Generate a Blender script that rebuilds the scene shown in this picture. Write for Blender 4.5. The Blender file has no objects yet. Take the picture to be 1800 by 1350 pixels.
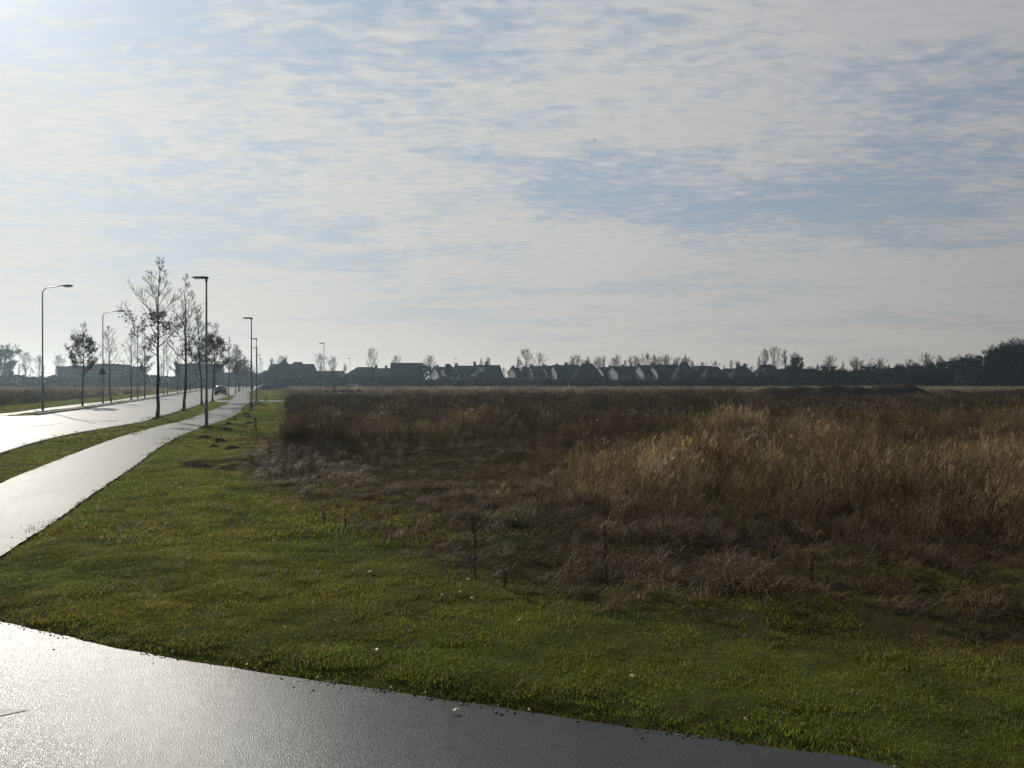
import bpy, math, random
import numpy as np
from mathutils import Vector, Matrix

R = math.radians
random.seed(7)
rng = np.random.default_rng(11)
scene = bpy.context.scene
col = scene.collection

# ------------------------------------------------------------------ camera
CAM_H, F_PX, HORIZON = 2.3, 1400.0, 669.0
cam_d = bpy.data.cameras.new('camera')
cam_d.sensor_width = 36.0
cam_d.lens = F_PX / 1800.0 * 36.0
cam_d.clip_start, cam_d.clip_end = 0.1, 9000.0
cam = bpy.data.objects.new('camera', cam_d)
cam.location = (0, 0, CAM_H)
cam.rotation_euler = (R(90 - 0.245), 0, 0)
col.objects.link(cam)
scene.camera = cam

# ------------------------------------------------------------------ light
SUN_AZ, SUN_EL = R(-36.0), R(27.0)
SUN = Vector((math.sin(SUN_AZ) * math.cos(SUN_EL), math.cos(SUN_AZ) * math.cos(SUN_EL), math.sin(SUN_EL)))
sun_d = bpy.data.lights.new('sun', 'SUN')
sun_d.energy = 4.6
sun_d.angle = R(0.6)
sun_d.color = (1.0, 0.95, 0.86)
sun = bpy.data.objects.new('sun', sun_d)
sun.rotation_euler = SUN.to_track_quat('Z', 'Y').to_euler()
sun.location = (-60, 80, 60)
col.objects.link(sun)


class NT:
    """small node-tree helper"""
    def __init__(s, tree):
        s.t = tree
    def n(s, kind, **kw):
        nd = s.t.nodes.new(kind)
        for k, v in kw.items():
            setattr(nd, k, v)
        return nd
    def put(s, sock, v):
        if isinstance(v, bpy.types.NodeSocket):
            s.t.links.new(v, sock)
        elif v is not None:
            sock.default_value = v
    def math(s, op, a, b=None, c=None, clamp=False):
        nd = s.n('ShaderNodeMath', operation=op, use_clamp=clamp)
        for i, v in enumerate((a, b, c)):
            s.put(nd.inputs[i], v)
        return nd.outputs[0]
    def vmath(s, op, a, b=None):
        nd = s.n('ShaderNodeVectorMath', operation=op)
        s.put(nd.inputs[0], a)
        if b is not None:
            s.put(nd.inputs[1], b)
        return nd.outputs['Value'] if op in ('DOT_PRODUCT', 'LENGTH') else nd.outputs[0]
    def noise(s, vec, scale, detail=3.0, rough=0.5, dist=0.0):
        nd = s.n('ShaderNodeTexNoise')
        if vec is not None:
            s.put(nd.inputs['Vector'], vec)
        nd.inputs['Scale'].default_value = scale
        nd.inputs['Detail'].default_value = detail
        nd.inputs['Roughness'].default_value = rough
        nd.inputs['Distortion'].default_value = dist
        return nd.outputs['Fac']
    def ramp(s, v, lo, hi, a=0.0, b=1.0, smooth=True):
        nd = s.n('ShaderNodeMapRange', interpolation_type='SMOOTHSTEP' if smooth else 'LINEAR', clamp=True)
        s.put(nd.inputs[0], v)
        for i, x in enumerate((lo, hi, a, b)):
            nd.inputs[i + 1].default_value = x
        return nd.outputs[0]
    def mix(s, f, a, b):
        nd = s.n('ShaderNodeMix', data_type='RGBA')
        s.put(nd.inputs['Factor'], f)
        s.put(nd.inputs[6], a if isinstance(a, bpy.types.NodeSocket) else (*a, 1))
        s.put(nd.inputs[7], b if isinstance(b, bpy.types.NodeSocket) else (*b, 1))
        return nd.outputs[2]
    def mapping(s, vec, scale=(1, 1, 1), loc=(0, 0, 0), rot=(0, 0, 0)):
        nd = s.n('ShaderNodeMapping')
        s.put(nd.inputs['Vector'], vec)
        nd.inputs['Location'].default_value = loc
        nd.inputs['Rotation'].default_value = rot
        nd.inputs['Scale'].default_value = scale
        return nd.outputs[0]


# ------------------------------------------------------------------ world sky
SKY_STRENGTH = 0.1
world = bpy.data.worlds.new('World')
scene.world = world
world.use_nodes = True
wt = world.node_tree
wt.nodes.clear()
W = NT(wt)
sky = W.n('ShaderNodeTexSky', sky_type='NISHITA')
sky.sun_disc = False
sky.sun_elevation = SUN_EL
sky.sun_rotation = SUN_AZ
sky.air_density, sky.dust_density, sky.ozone_density = 1.0, 1.4, 1.0
tc = W.n('ShaderNodeTexCoord')
dirv = W.vmath('NORMALIZE', tc.outputs['Generated'])
sep = W.n('ShaderNodeSeparateXYZ')
wt.links.new(dirv, sep.inputs[0])
zz = W.math('MAXIMUM', sep.outputs[2], 0.0)
den = W.math('ADD', zz, 0.075)
comb = W.n('ShaderNodeCombineXYZ')
W.put(comb.inputs[0], W.math('DIVIDE', sep.outputs[0], den))
W.put(comb.inputs[1], W.math('DIVIDE', sep.outputs[1], den))
q = comb.outputs[0]
CLOUD_OFF = (23.4, 8.8, 0.0)
warp = W.n('ShaderNodeTexNoise')
wt.links.new(W.mapping(q, (1.2, 1.2, 1)), warp.inputs['Vector'])
warp.inputs['Scale'].default_value = 1.6
warp.inputs['Detail'].default_value = 3.0
wv = W.n('ShaderNodeVectorMath', operation='SCALE')
wt.links.new(W.vmath('SUBTRACT', warp.outputs['Color'], (0.5, 0.5, 0.5)), wv.inputs[0])
wv.inputs['Scale'].default_value = 0.13
qw = W.vmath('ADD', q, wv.outputs[0])
big = W.noise(W.mapping(qw, (0.62, 0.8, 1), CLOUD_OFF, (0, 0, 0.35)), 1.0, 3.0, 0.55, 0.0)
mid = W.noise(W.mapping(qw, (1.0, 1.4, 1), (1.7, 0.3, 0), (0, 0, 0.2)), 3.2, 4.0, 0.6, 0.2)
rip = W.noise(W.mapping(qw, (0.7, 1.4, 1), (0, 0, 0), (0, 0, 0.12)), 17.0, 4.0, 0.55, 0.3)
cov = W.math('ADD', W.math('ADD', W.math('MULTIPLY', big, 1.5), W.math('MULTIPLY', mid, 0.68)),
             W.math('MULTIPLY', rip, 0.55))
mask = W.ramp(cov, 1.10, 1.48)
mu = W.math('MAXIMUM', W.vmath('DOT_PRODUCT', dirv, tuple(SUN)), 0.0)
glow = W.math('ADD', 0.28, W.math('MULTIPLY', W.math('POWER', mu, 1.5), 0.365))
glow = W.math('ADD', glow, W.math('MULTIPLY', W.math('POWER', mu, 30.0), 0.03))
glow = W.math('ADD', glow, W.math('MULTIPLY', W.math('POWER', mu, 220.0), 0.3))
lum = W.math('MULTIPLY', glow, 1.0 / SKY_STRENGTH)
tex = W.math('ADD', 0.90, W.math('MULTIPLY', rip, 0.30))
cl = W.n('ShaderNodeVectorMath', operation='SCALE')
W.put(cl.inputs[0], W.mix(W.math('POWER', mu, 2.0), (0.97, 0.985, 1.05), (1.04, 1.03, 0.97)))
W.put(cl.inputs['Scale'], W.math('MULTIPLY', lum, tex))
veil = W.n('ShaderNodeVectorMath', operation='SCALE')
veil.inputs[0].default_value = (0.57, 0.74, 0.96)
W.put(veil.inputs['Scale'], W.math('MULTIPLY', lum, 0.95))
skyc = W.mix(0.88, sky.outputs[0], veil.outputs[0])
c1 = W.mix(W.math('MULTIPLY', mask, 0.9), skyc, cl.outputs[0])
hz = W.n('ShaderNodeVectorMath', operation='SCALE')
hz.inputs[0].default_value = (1.12, 1.09, 0.99)
W.put(hz.inputs['Scale'], W.math('MULTIPLY', lum, 1.0))
hf = W.math('POWER', 2.718, W.math('MULTIPLY', zz, -8.5))
c2 = W.mix(W.math('MULTIPLY', hf, 0.97), c1, hz.outputs[0])
bg = W.n('ShaderNodeBackground')
bg.inputs['Strength'].default_value = SKY_STRENGTH
wt.links.new(c2, bg.inputs['Color'])
wo = W.n('ShaderNodeOutputWorld')
wt.links.new(bg.outputs[0], wo.inputs['Surface'])

vs = scene.view_settings
vs.view_transform = 'Standard'
vs.look = 'None'
vs.exposure = 0.0
vs.gamma = 1.0
cy = scene.cycles
cy.max_bounces, cy.diffuse_bounces, cy.glossy_bounces = 5, 2, 2
cy.transmission_bounces, cy.transparent_max_bounces, cy.volume_bounces = 3, 6, 0
cy.sample_clamp_indirect = 6.0
cy.use_denoising = True

# ------------------------------------------------------------------ helpers


def at(px, py):
    """ground point seen at a pixel of the 1800 x 1350 photograph"""
    Y = F_PX * CAM_H / (py - HORIZON)
    return ((px - 900.0) / F_PX * Y, Y)


class MB:
    def __init__(s):
        s.v, s.f = [], []
    def add(s, verts, faces):
        o = len(s.v)
        s.v.extend(tuple(p) for p in verts)
        s.f.extend(tuple(i + o for i in f) for f in faces)
        return s
    def box(s, x0, x1, y0, y1, z0, z1):
        return s.add([(x0, y0, z0), (x1, y0, z0), (x1, y1, z0), (x0, y1, z0),
                      (x0, y0, z1), (x1, y0, z1), (x1, y1, z1), (x0, y1, z1)],
                     [(3, 2, 1, 0), (4, 5, 6, 7), (0, 1, 5, 4), (1, 2, 6, 5), (2, 3, 7, 6), (3, 0, 4, 7)])
    def tube(s, pts, rad, n=6, cap=True):
        pts = [Vector(p) for p in pts]
        ring = []
        verts, faces = [], []
        u = None
        for i, p in enumerate(pts):
            t = (pts[min(i + 1, len(pts) - 1)] - pts[max(i - 1, 0)])
            if t.length < 1e-9:
                t = Vector((0, 0, 1))
            t.normalize()
            if u is None:
                u = t.orthogonal().normalized()
            else:
                u = (u - t * u.dot(t))
                if u.length < 1e-6:
                    u = t.orthogonal()
                u.normalize()
            w = t.cross(u)
            r = rad[i] if hasattr(rad, '__len__') else rad
            for k in range(n):
                a = 2 * math.pi * k / n
                verts.append(p + (u * math.cos(a) + w * math.sin(a)) * r)
        for i in range(len(pts) - 1):
            for k in range(n):
                a, b = i * n + k, i * n + (k + 1) % n
                faces.append((a, b, b + n, a + n))
        if cap:
            faces.append(tuple(range(n - 1, -1, -1)))
            faces.append(tuple((len(pts) - 1) * n + k for k in range(n)))
        return s.add(verts, faces)
    def prism(s, poly, axis, a, b):
        """extrude a 2-D polygon along an axis; axis 'x' uses (y,z), 'y' uses (x,z), 'z' uses (x,y)"""
        def P(p, t):
            return {'x': (t, p[0], p[1]), 'y': (p[0], t, p[1]), 'z': (p[0], p[1], t)}[axis]
        n = len(poly)
        verts = [P(p, a) for p in poly] + [P(p, b) for p in poly]
        faces = [tuple(range(n - 1, -1, -1)), tuple(range(n, 2 * n))]
        faces += [(i, (i + 1) % n, n + (i + 1) % n, n + i) for i in range(n)]
        return s.add(verts, faces)
    def mesh(s, name, smooth=False):
        m = bpy.data.meshes.new(name)
        m.from_pydata(s.v, [], s.f)
        if smooth:
            m.polygons.foreach_set('use_smooth', [True] * len(m.polygons))
        m.update()
        return m
    def build(s, name, mat, parent=None, smooth=False):
        return link(name, s.mesh(name, smooth), mat, parent)


def link(name, mesh, mat=None, parent=None):
    if mat is not None and not mesh.materials:
        mesh.materials.append(mat)
    o = bpy.data.objects.new(name, mesh)
    col.objects.link(o)
    if parent is not None:
        o.parent = parent
    return o


def tag(o, label=None, cat=None, group=None, kind=None):
    if label: o['label'] = label
    if cat: o['category'] = cat
    if group: o['group'] = group
    if kind: o['kind'] = kind
    return o


def thing(name, label, cat, loc=(0, 0, 0), rz=0.0, group=None, scale=None):
    o = bpy.data.objects.new(name, None)
    o.empty_display_size = 0.2
    o.location = loc
    o.rotation_euler = (0, 0, rz)
    if scale:
        o.scale = scale
    col.objects.link(o)
    return tag(o, label, cat, group)


def struct(name, mesh, mat):
    return tag(link(name, mesh, mat), kind='structure')


# ---- vectorised value noise
_perm = rng.random((256, 256))


def vnoise(x, y, s=1.0, ox=0.0, oy=0.0):
    x = np.asarray(x, float) / s + ox
    y = np.asarray(y, float) / s + oy
    xi, yi = np.floor(x).astype(int), np.floor(y).astype(int)
    fx, fy = x - xi, y - yi
    fx, fy = fx * fx * (3 - 2 * fx), fy * fy * (3 - 2 * fy)
    g = lambda a, b: _perm[a % 256, b % 256]
    return ((g(xi, yi) * (1 - fx) + g(xi + 1, yi) * fx) * (1 - fy)
            + (g(xi, yi + 1) * (1 - fx) + g(xi + 1, yi + 1) * fx) * fy)


def inside(poly, x, y):
    x, y = np.asarray(x, float), np.asarray(y, float)
    r = np.zeros(x.shape, bool)
    n = len(poly)
    for i in range(n):
        x0, y0 = poly[i]
        x1, y1 = poly[(i + 1) % n]
        if y0 == y1:
            continue
        c = ((y0 > y) != (y1 > y)) & (x < (x1 - x0) * (y - y0) / (y1 - y0) + x0)
        r ^= c
    return r


def dist_poly(poly, x, y):
    x, y = np.asarray(x, float), np.asarray(y, float)
    d = np.full(x.shape, 1e9)
    n = len(poly)
    for i in range(n):
        x0, y0 = poly[i]
        x1, y1 = poly[(i + 1) % n]
        dx, dy = x1 - x0, y1 - y0
        L = dx * dx + dy * dy + 1e-12
        t = np.clip(((x - x0) * dx + (y - y0) * dy) / L, 0, 1)
        d = np.minimum(d, np.hypot(x - x0 - t * dx, y - y0 - t * dy))
    return d


def sdist(poly, x, y):
    d = dist_poly(poly, x, y)
    return np.where(inside(poly, x, y), -d, d)


def smooth_line(pts, step=1.0):
    """Catmull-Rom through points"""
    P = [Vector((p[0], p[1])) for p in pts]
    out = []
    for i in range(len(P) - 1):
        p0, p1, p2, p3 = P[max(i - 1, 0)], P[i], P[i + 1], P[min(i + 2, len(P) - 1)]
        n = max(1, int(min(12, (p2 - p1).length / step)))
        for k in range(n):
            t = k / n
            a = 0.5 * ((2 * p1) + (p2 - p0) * t + (2 * p0 - 5 * p1 + 4 * p2 - p3) * t * t
                       + (3 * p1 - p0 - 3 * p2 + p3) * t ** 3)
            out.append((a.x, a.y))
    out.append((P[-1].x, P[-1].y))
    return out


# ------------------------------------------------------------------ materials


def new_mat(name):
    m = bpy.data.materials.new(name)
    m.use_nodes = True
    t = m.node_tree
    p = t.nodes['Principled BSDF']
    return m, NT(t), p


def plain(name, c, rough=0.6, metal=0.0, spec=0.5, var=0.25, scale=4.0):
    m, N, p = new_mat(name)
    t = N.n('ShaderNodeTexCoord')
    f = N.noise(t.outputs['Object'], scale, 4.0, 0.6)
    k = N.ramp(f, 0.25, 0.75, 1 - var, 1 + var, False)
    s = N.n('ShaderNodeVectorMath', operation='SCALE')
    s.inputs[0].default_value = c
    N.put(s.inputs['Scale'], k)
    N.put(p.inputs['Base Color'], s.outputs[0])
    p.inputs['Roughness'].default_value = rough
    p.inputs['Metallic'].default_value = metal
    p.inputs['Specular IOR Level'].default_value = spec
    return m


def asphalt(name, c, rough, bump, wet_lo, spec=0.5):
    m, N, p = new_mat(name)
    g = N.n('ShaderNodeNewGeometry').outputs['Position']
    vo = N.n('ShaderNodeTexVoronoi')
    N.put(vo.inputs['Vector'], g)
    vo.inputs['Scale'].default_value = 150.0
    fine = N.math('ADD', N.math('MULTIPLY', vo.outputs['Distance'], 0.9), N.math('MULTIPLY', N.noise(g, 60.0, 3.0, 0.7), 0.35))
    med = N.noise(g, 9.0, 4.0, 0.6)
    big_ = N.noise(N.mapping(g, (1, 0.35, 1), rot=(0, 0, R(-17))), 0.55, 4.0, 0.6)
    k = N.math('MULTIPLY', N.ramp(fine, 0.3, 0.8, 1.6, 0.45, False), N.ramp(big_, 0.3, 0.7, 0.8, 1.2, False))
    s = N.n('ShaderNodeVectorMath', operation='SCALE')
    s.inputs[0].default_value = c
    N.put(s.inputs['Scale'], k)
    N.put(p.inputs['Base Color'], s.outputs[0])
    rr = N.math('ADD', N.ramp(big_, 0.3, 0.7, rough - wet_lo, rough + wet_lo, False),
                N.ramp(med, 0.3, 0.7, -0.04, 0.04, False))
    N.put(p.inputs['Roughness'], rr)
    p.inputs['Specular IOR Level'].default_value = spec
    b = N.n('ShaderNodeBump')
    b.inputs['Strength'].default_value = bump
    b.inputs['Distance'].default_value = 0.006
    N.put(b.inputs['Height'], fine)
    N.put(p.inputs['Normal'], b.outputs[0])
    return m


def blade_mat(name, trans=0.35, rough=0.42, spec=0.45):
    m, N, p = new_mat(name)
    a = N.n('ShaderNodeAttribute', attribute_type='INSTANCER', attribute_name='col')
    sh = N.n('ShaderNodeAttribute', attribute_type='GEOMETRY', attribute_name='shade')
    s = N.n('ShaderNodeVectorMath', operation='MULTIPLY')
    N.put(s.inputs[0], a.outputs['Vector'])
    N.put(s.inputs[1], sh.outputs['Vector'])
    N.put(p.inputs['Base Color'], s.outputs[0])
    p.inputs['Roughness'].default_value = rough
    p.inputs['Specular IOR Level'].default_value = spec
    tr = N.n('ShaderNodeBsdfTranslucent')
    N.put(tr.inputs['Color'], s.outputs[0])
    mx = N.n('ShaderNodeMixShader')
    mx.inputs[0].default_value = trans
    out = m.node_tree.nodes['Material Output']
    m.node_tree.links.new(p.outputs[0], mx.inputs[1])
    m.node_tree.links.new(tr.outputs[0], mx.inputs[2])
    m.node_tree.links.new(mx.outputs[0], out.inputs['Surface'])
    return m


M = {}
M['asphalt'] = asphalt('wet_asphalt', (0.024, 0.025, 0.027), 0.36, 0.45, 0.04, 0.29)
M['path_asphalt'] = asphalt('path_asphalt', (0.10, 0.10, 0.097), 0.5, 0.35, 0.03, 0.045)
M['road_asphalt'] = asphalt('road_asphalt', (0.10, 0.10, 0.10), 0.5, 0.35, 0.04, 0.05)
M['paint'] = asphalt('road_paint', (0.11, 0.11, 0.108), 0.44, 0.5, 0.02, 0.26)
M['kerb'] = plain('concrete_kerb', (0.18, 0.18, 0.17), 0.8, 0, 0.3, 0.25, 3)
M['soil'] = plain('dark_soil', (0.035, 0.027, 0.019), 0.95, 0, 0.0, 0.45, 12)
M['bark'] = plain('bark', (0.035, 0.029, 0.024), 0.9, 0, 0.0, 0.35, 9)
M['twig'] = plain('twig_bark', (0.035, 0.029, 0.024), 0.9, 0, 0.0, 0.3, 2)
M['lamp_metal'] = plain('lamp_metal', (0.10, 0.12, 0.13), 0.45, 0.3, 0.5, 0.15, 4)
M['lamp_dark'] = plain('lamp_dark', (0.025, 0.028, 0.03), 0.75, 0.0, 0.2, 0.15, 4)
M['lens'] = plain('lamp_lens', (0.45, 0.45, 0.42), 0.25, 0, 0.5, 0.1, 4)
M['brick'] = plain('house_brick', (0.07, 0.048, 0.042), 0.9, 0, 0.0, 0.25, 2)
M['brick_pale'] = plain('house_brick_buff', (0.12, 0.10, 0.09), 0.9, 0, 0.0, 0.2, 2)
M['render_white'] = plain('house_white', (0.36, 0.36, 0.355), 0.8, 0, 0.3, 0.08, 2)
M['gable_pale'] = plain('gable_paint', (0.26, 0.265, 0.27), 0.85, 0, 0.0, 0.08, 2)
M['tiles'] = plain('roof_tiles', (0.03, 0.031, 0.035), 0.85, 0, 0.0, 0.3, 1.5)
M['tiles_red'] = plain('roof_tiles_red', (0.045, 0.032, 0.03), 0.85, 0, 0.0, 0.3, 1.5)
M['glass'] = plain('window_glass', (0.02, 0.025, 0.03), 0.06, 0, 0.8, 0.1, 1)
M['skylight'] = plain('skylight_glass', (0.05, 0.06, 0.065), 0.12, 0, 1.0, 0.05, 1)
M['frame_white'] = plain('window_frame', (0.2, 0.2, 0.2), 0.6, 0, 0.4, 0.05, 2)
M['door'] = plain('door_paint', (0.06, 0.08, 0.07), 0.6, 0, 0.4, 0.1, 2)
M['car_dark'] = plain('car_paint_dark', (0.02, 0.024, 0.03), 0.3, 0.2, 0.6, 0.05, 1)
M['car_silver'] = plain('car_paint_silver', (0.12, 0.125, 0.13), 0.3, 0.4, 0.6, 0.05, 1)
M['tyre'] = plain('tyre_rubber', (0.015, 0.015, 0.015), 0.9, 0, 0.2, 0.2, 8)
M['rim'] = plain('wheel_rim', (0.3, 0.3, 0.31), 0.4, 0.7, 0.5, 0.1, 4)
M['tail'] = plain('tail_light', (0.22, 0.01, 0.01), 0.25, 0, 0.5, 0.1, 4)
M['head'] = plain('head_light', (0.7, 0.7, 0.68), 0.15, 0, 0.6, 0.1, 4)
M['plate'] = plain('number_plate', (0.6, 0.42, 0.05), 0.5, 0, 0.4, 0.05, 4)
M['red'] = plain('barrier_red', (0.10, 0.022, 0.022), 0.6, 0, 0.4, 0.15, 4)
M['white'] = plain('barrier_white', (0.22, 0.22, 0.22), 0.6, 0, 0.4, 0.15, 4)
M['post_wood'] = plain('weathered_wood', (0.16, 0.13, 0.10), 0.9, 0, 0.2, 0.3, 14)
M['leaf_dead'] = plain('dead_leaf', (0.36, 0.27, 0.16), 0.55, 0, 0.5, 0.3, 40)
M['feather'] = plain('bird_feather', (0.03, 0.03, 0.03), 0.8, 0, 0.2, 0.2, 8)
M['oak_leaf'] = plain('brown_oak_leaf', (0.085, 0.055, 0.03), 0.7, 0, 0.3, 0.35, 6)
M['ivy'] = plain('evergreen_leaf', (0.025, 0.035, 0.018), 0.7, 0, 0.3, 0.35, 3)
M['thicket'] = plain('thicket_twigs', (0.045, 0.037, 0.028), 0.95, 0, 0.0, 0.35, 1.0)
M['blade'] = blade_mat('lawn_blade', 0.6, 0.45, 0.12)
M['straw'] = blade_mat('dry_grass_blade', 0.42, 0.5, 0.1)
M['weed'] = blade_mat('dead_weed_stem', 0.2, 0.75, 0.03)


def ground_mat(name, c1, c2, c3, s1, s2):
    m, N, p = new_mat(name)
    g = N.n('ShaderNodeNewGeometry').outputs['Position']
    a = N.ramp(N.noise(g, s1, 5.0, 0.6), 0.35, 0.65)
    b = N.ramp(N.noise(g, s2, 4.0, 0.65), 0.4, 0.7)
    c = N.mix(b, N.mix(a, c1, c2), c3)
    N.put(p.inputs['Base Color'], c)
    p.inputs['Roughness'].default_value = 0.95
    p.inputs['Specular IOR Level'].default_value = 0.0
    bp = N.n('ShaderNodeBump')
    bp.inputs['Strength'].default_value = 0.6
    bp.inputs['Distance'].default_value = 0.05
    N.put(bp.inputs['Height'], N.noise(g, s2 * 6, 4.0, 0.7))
    N.put(p.inputs['Normal'], bp.outputs[0])
    return m


M['ground'] = ground_mat('far_ground', (0.06, 0.05, 0.028), (0.045, 0.05, 0.02), (0.08, 0.065, 0.04), 0.05, 0.4)
M['turf'] = ground_mat('turf_soil', (0.045, 0.06, 0.014), (0.055, 0.058, 0.016), (0.04, 0.038, 0.016), 0.8, 9.0)
M['field'] = ground_mat('field_soil', (0.030, 0.024, 0.014), (0.026, 0.030, 0.011), (0.045, 0.035, 0.021), 0.3, 5.0)

# ------------------------------------------------------------------ layout of roads and grass
FORE_FAR = [(-5.95, 8.6), (-5.5, 8.05)] + [at(px, py) for px, py in
            ((0, 1096), (125, 1124), (250, 1150), (375, 1172), (500, 1191), (600, 1206), (746, 1228), (894, 1250), (1048, 1272.5), (1196, 1294),
             (1344, 1314.5), (1500, 1336))] + [(3.0, 4.15), (4.2, 3.3), (7.0, 1.2), (12, -3)]
P_FORE = smooth_line(FORE_FAR, 0.3) + [(12, -14), (-45, -14), (-45, 9.0), (-16, 11.0), (-10.4, 11.2)]
PATH_R = smooth_line([(-5.6, 7.6), (-6.02, 8.7), (-6.68, 10.39), (-7.34, 12.58), (-8.1, 14.9), (-9.05, 17.9), (-10.5, 22.5), (-11.45, 25.2),
                      (-12.75, 29.5), (-13.9, 33.5), (-15.2, 39.3), (-16.4, 44.7), (-17.9, 51.1), (-20.4, 60), (-22.9, 67.5),
                      (-26.0, 78.5), (-30.6, 93), (-40.2, 122), (-52.6, 160), (-104.5, 320)], 1.0)
PATH_L = smooth_line([(-8.5, 8.5), (-8.9, 10.2), (-9.6, 12.4), (-10.4, 14.9), (-11.4, 17.7), (-12.65, 21.5), (-15.4, 30.4), (-16.5, 34.6),
                      (-17.7, 39.75), (-19.45, 48), (-22.5, 59), (-27.6, 76.7), (-32.9, 93), (-42.4, 122), (-55.0, 160), (-107, 320)], 1.0)
P_PATH = PATH_R + PATH_L[::-1]
MAIN_R = smooth_line([(-11.8, 12.5), (-13.6, 17.7), (-16.2, 25.2), (-17.5, 28.9), (-18.56, 32.7), (-19.3, 36.6), (-20.4, 43.5),
                      (-21.9, 48.5), (-25.7, 62), (-29, 73), (-32.3, 84), (-35.6, 96), (-43.9, 125.8), (-49, 143), (-54.6, 161), (-106, 320)], 1.0)
MAIN_L = smooth_line([(-31.4, 52.8), (-35, 65.7), (-40, 82.6), (-46.5, 104), (-53, 125), (-58.6, 143), (-115, 320)], 1.0)
P_MAIN = MAIN_R + MAIN_L[::-1] + [(-32.4, 51.6), (-38, 48.5), (-70, 47), (-70, 6), (-16, 8)]
LP_N = smooth_line([(-32.9, 51.9), (-35.4, 60), (-37.8, 70), (-41.6, 82.6), (-48, 104), (-54.8, 125), (-60.4, 143), (-117, 320)], 1.0)
LP_F = smooth_line([(-42, 50.2), (-35.6, 54.4), (-38.7, 65.7), (-42.4, 78.5), (-45.7, 90.7), (-50.1, 104), (-56.9, 125), (-62.6, 143), (-119.3, 320)], 1.0)
P_LPATH = LP_N + LP_F[::-1] + [(-42, 47.8)]
P_CROSS = [(-37, 85.8), (-12, 84.9), (-12, 91.6), (-38.5, 92.6)]
P_STREET = [(-140, 178), (150, 186), (150, 191.5), (-140, 184)]
ROADS = [P_FORE, P_PATH, P_MAIN, P_LPATH, P_CROSS, P_STREET]

# the mown lawn in the foreground: its border with the wild field
LAWN_EDGE = smooth_line([(-53.5, 180), (-45.5, 153), (-18.9, 63), (-12.2, 40), (-10.8, 32), (-8.6, 25), (-6.4, 19), (-4.6, 15.3), (-3.3, 13.4),
                         (-2.05, 11.2), (-0.9, 9.3), (0.1, 8.35), (1.1, 7.6), (2.0, 7.0), (2.9, 6.7), (4.1, 6.4), (6.2, 5.7), (12, 3)], 1.0)
P_LAWN = LAWN_EDGE + [(12, -4)] + FORE_FAR[::-1] + PATH_R
P_LAWN = [p for p in P_LAWN if p[1] < 181]
P_LAWN_C = P_LAWN[::3]
# left of the far cycle path a mown strip, then wild grass again
P_LSTRIP = LP_F + [(-121.5, 320), (-66, 143), (-54.5, 104), (-47, 78), (-43.5, 65), (-42, 56)]


def ragged(poly, amp=0.022, ymax=45.0):
    out = []
    n = len(poly)
    for i in range(n):
        a, b = poly[i], poly[(i + 1) % n]
        L = math.hypot(b[0] - a[0], b[1] - a[1])
        near = -1 < a[1] < ymax and -1 < b[1] < ymax and L < 3
        k = max(1, int(L / 0.12)) if near else 1
        for j in range(k):
            t = j / k
            x, y = a[0] + (b[0] - a[0]) * t, a[1] + (b[1] - a[1]) * t
            if near:
                w = float(vnoise(x, y, 0.22, 1, 2)) - 0.5 + 0.5 * (float(vnoise(x, y, 0.6, 4, 2)) - 0.5)
                nx_, ny_ = -(b[1] - a[1]) / (L + 1e-9), (b[0] - a[0]) / (L + 1e-9)
                x, y = x + nx_ * w * amp * 2, y + ny_ * w * amp * 2
            out.append((x, y))
    return out


def road_d(x, y):
    d = np.full(np.shape(x), 1e9)
    for p in ROADS:
        d = np.minimum(d, sdist(p, x, y))
    return d


def turf_bumps(x, y):
    return (0.05 * (vnoise(x, y, 2.3, 3, 5) - 0.5) + 0.045 * (vnoise(x, y, 0.7, 9, 1) - 0.5)
            + 0.05 * (vnoise(x, y, 0.28, 2, 8) - 0.5))


def ground_z(x, y, d=None, step=None):
    if d is None:
        d = road_d(x, y)
    if step is None:
        step = 0.02 * np.asarray(y, float)
    w = np.clip((d - 0.02 - 0.25 * step) / (0.22 + step), 0, 1)
    w = w * w * (3 - 2 * w)
    dw = np.clip(sdist(P_LAWN_C, x, y) / 2.0, 0, 1)
    dw = np.where(np.asarray(x) < np.interp(y, [p[1] for p in PATH_R], [p[0] for p in PATH_R]), 0, dw)
    tus = np.maximum(vnoise(x, y, 0.9, 6, 6) - 0.35, 0) * 0.28 + np.maximum(vnoise(x, y, 2.6, 2, 6) - 0.4, 0) * 0.25
    return -0.03 + w * (0.075 + turf_bumps(x, y) + dw * tus)


# far flat ground to the horizon
def ground_sheet():
    n = 48
    vv, ff = [(0, 0, -0.08)], []
    rad = [300, 800, 1500]
    for r in rad:
        for k in range(n):
            a = 2 * math.pi * k / n
            vv.append((r * math.cos(a), r * math.sin(a), -0.08))
    for k in range(n):
        ff.append((0, 1 + k, 1 + (k + 1) % n))
        for j in range(len(rad) - 1):
            a, b = 1 + j * n + k, 1 + j * n + (k + 1) % n
            ff.append((a, a + n, b + n, b))
    m = bpy.data.meshes.new('ground')
    m.from_pydata(vv, [], ff)
    return m


struct('ground', ground_sheet(), M['ground'])

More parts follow.
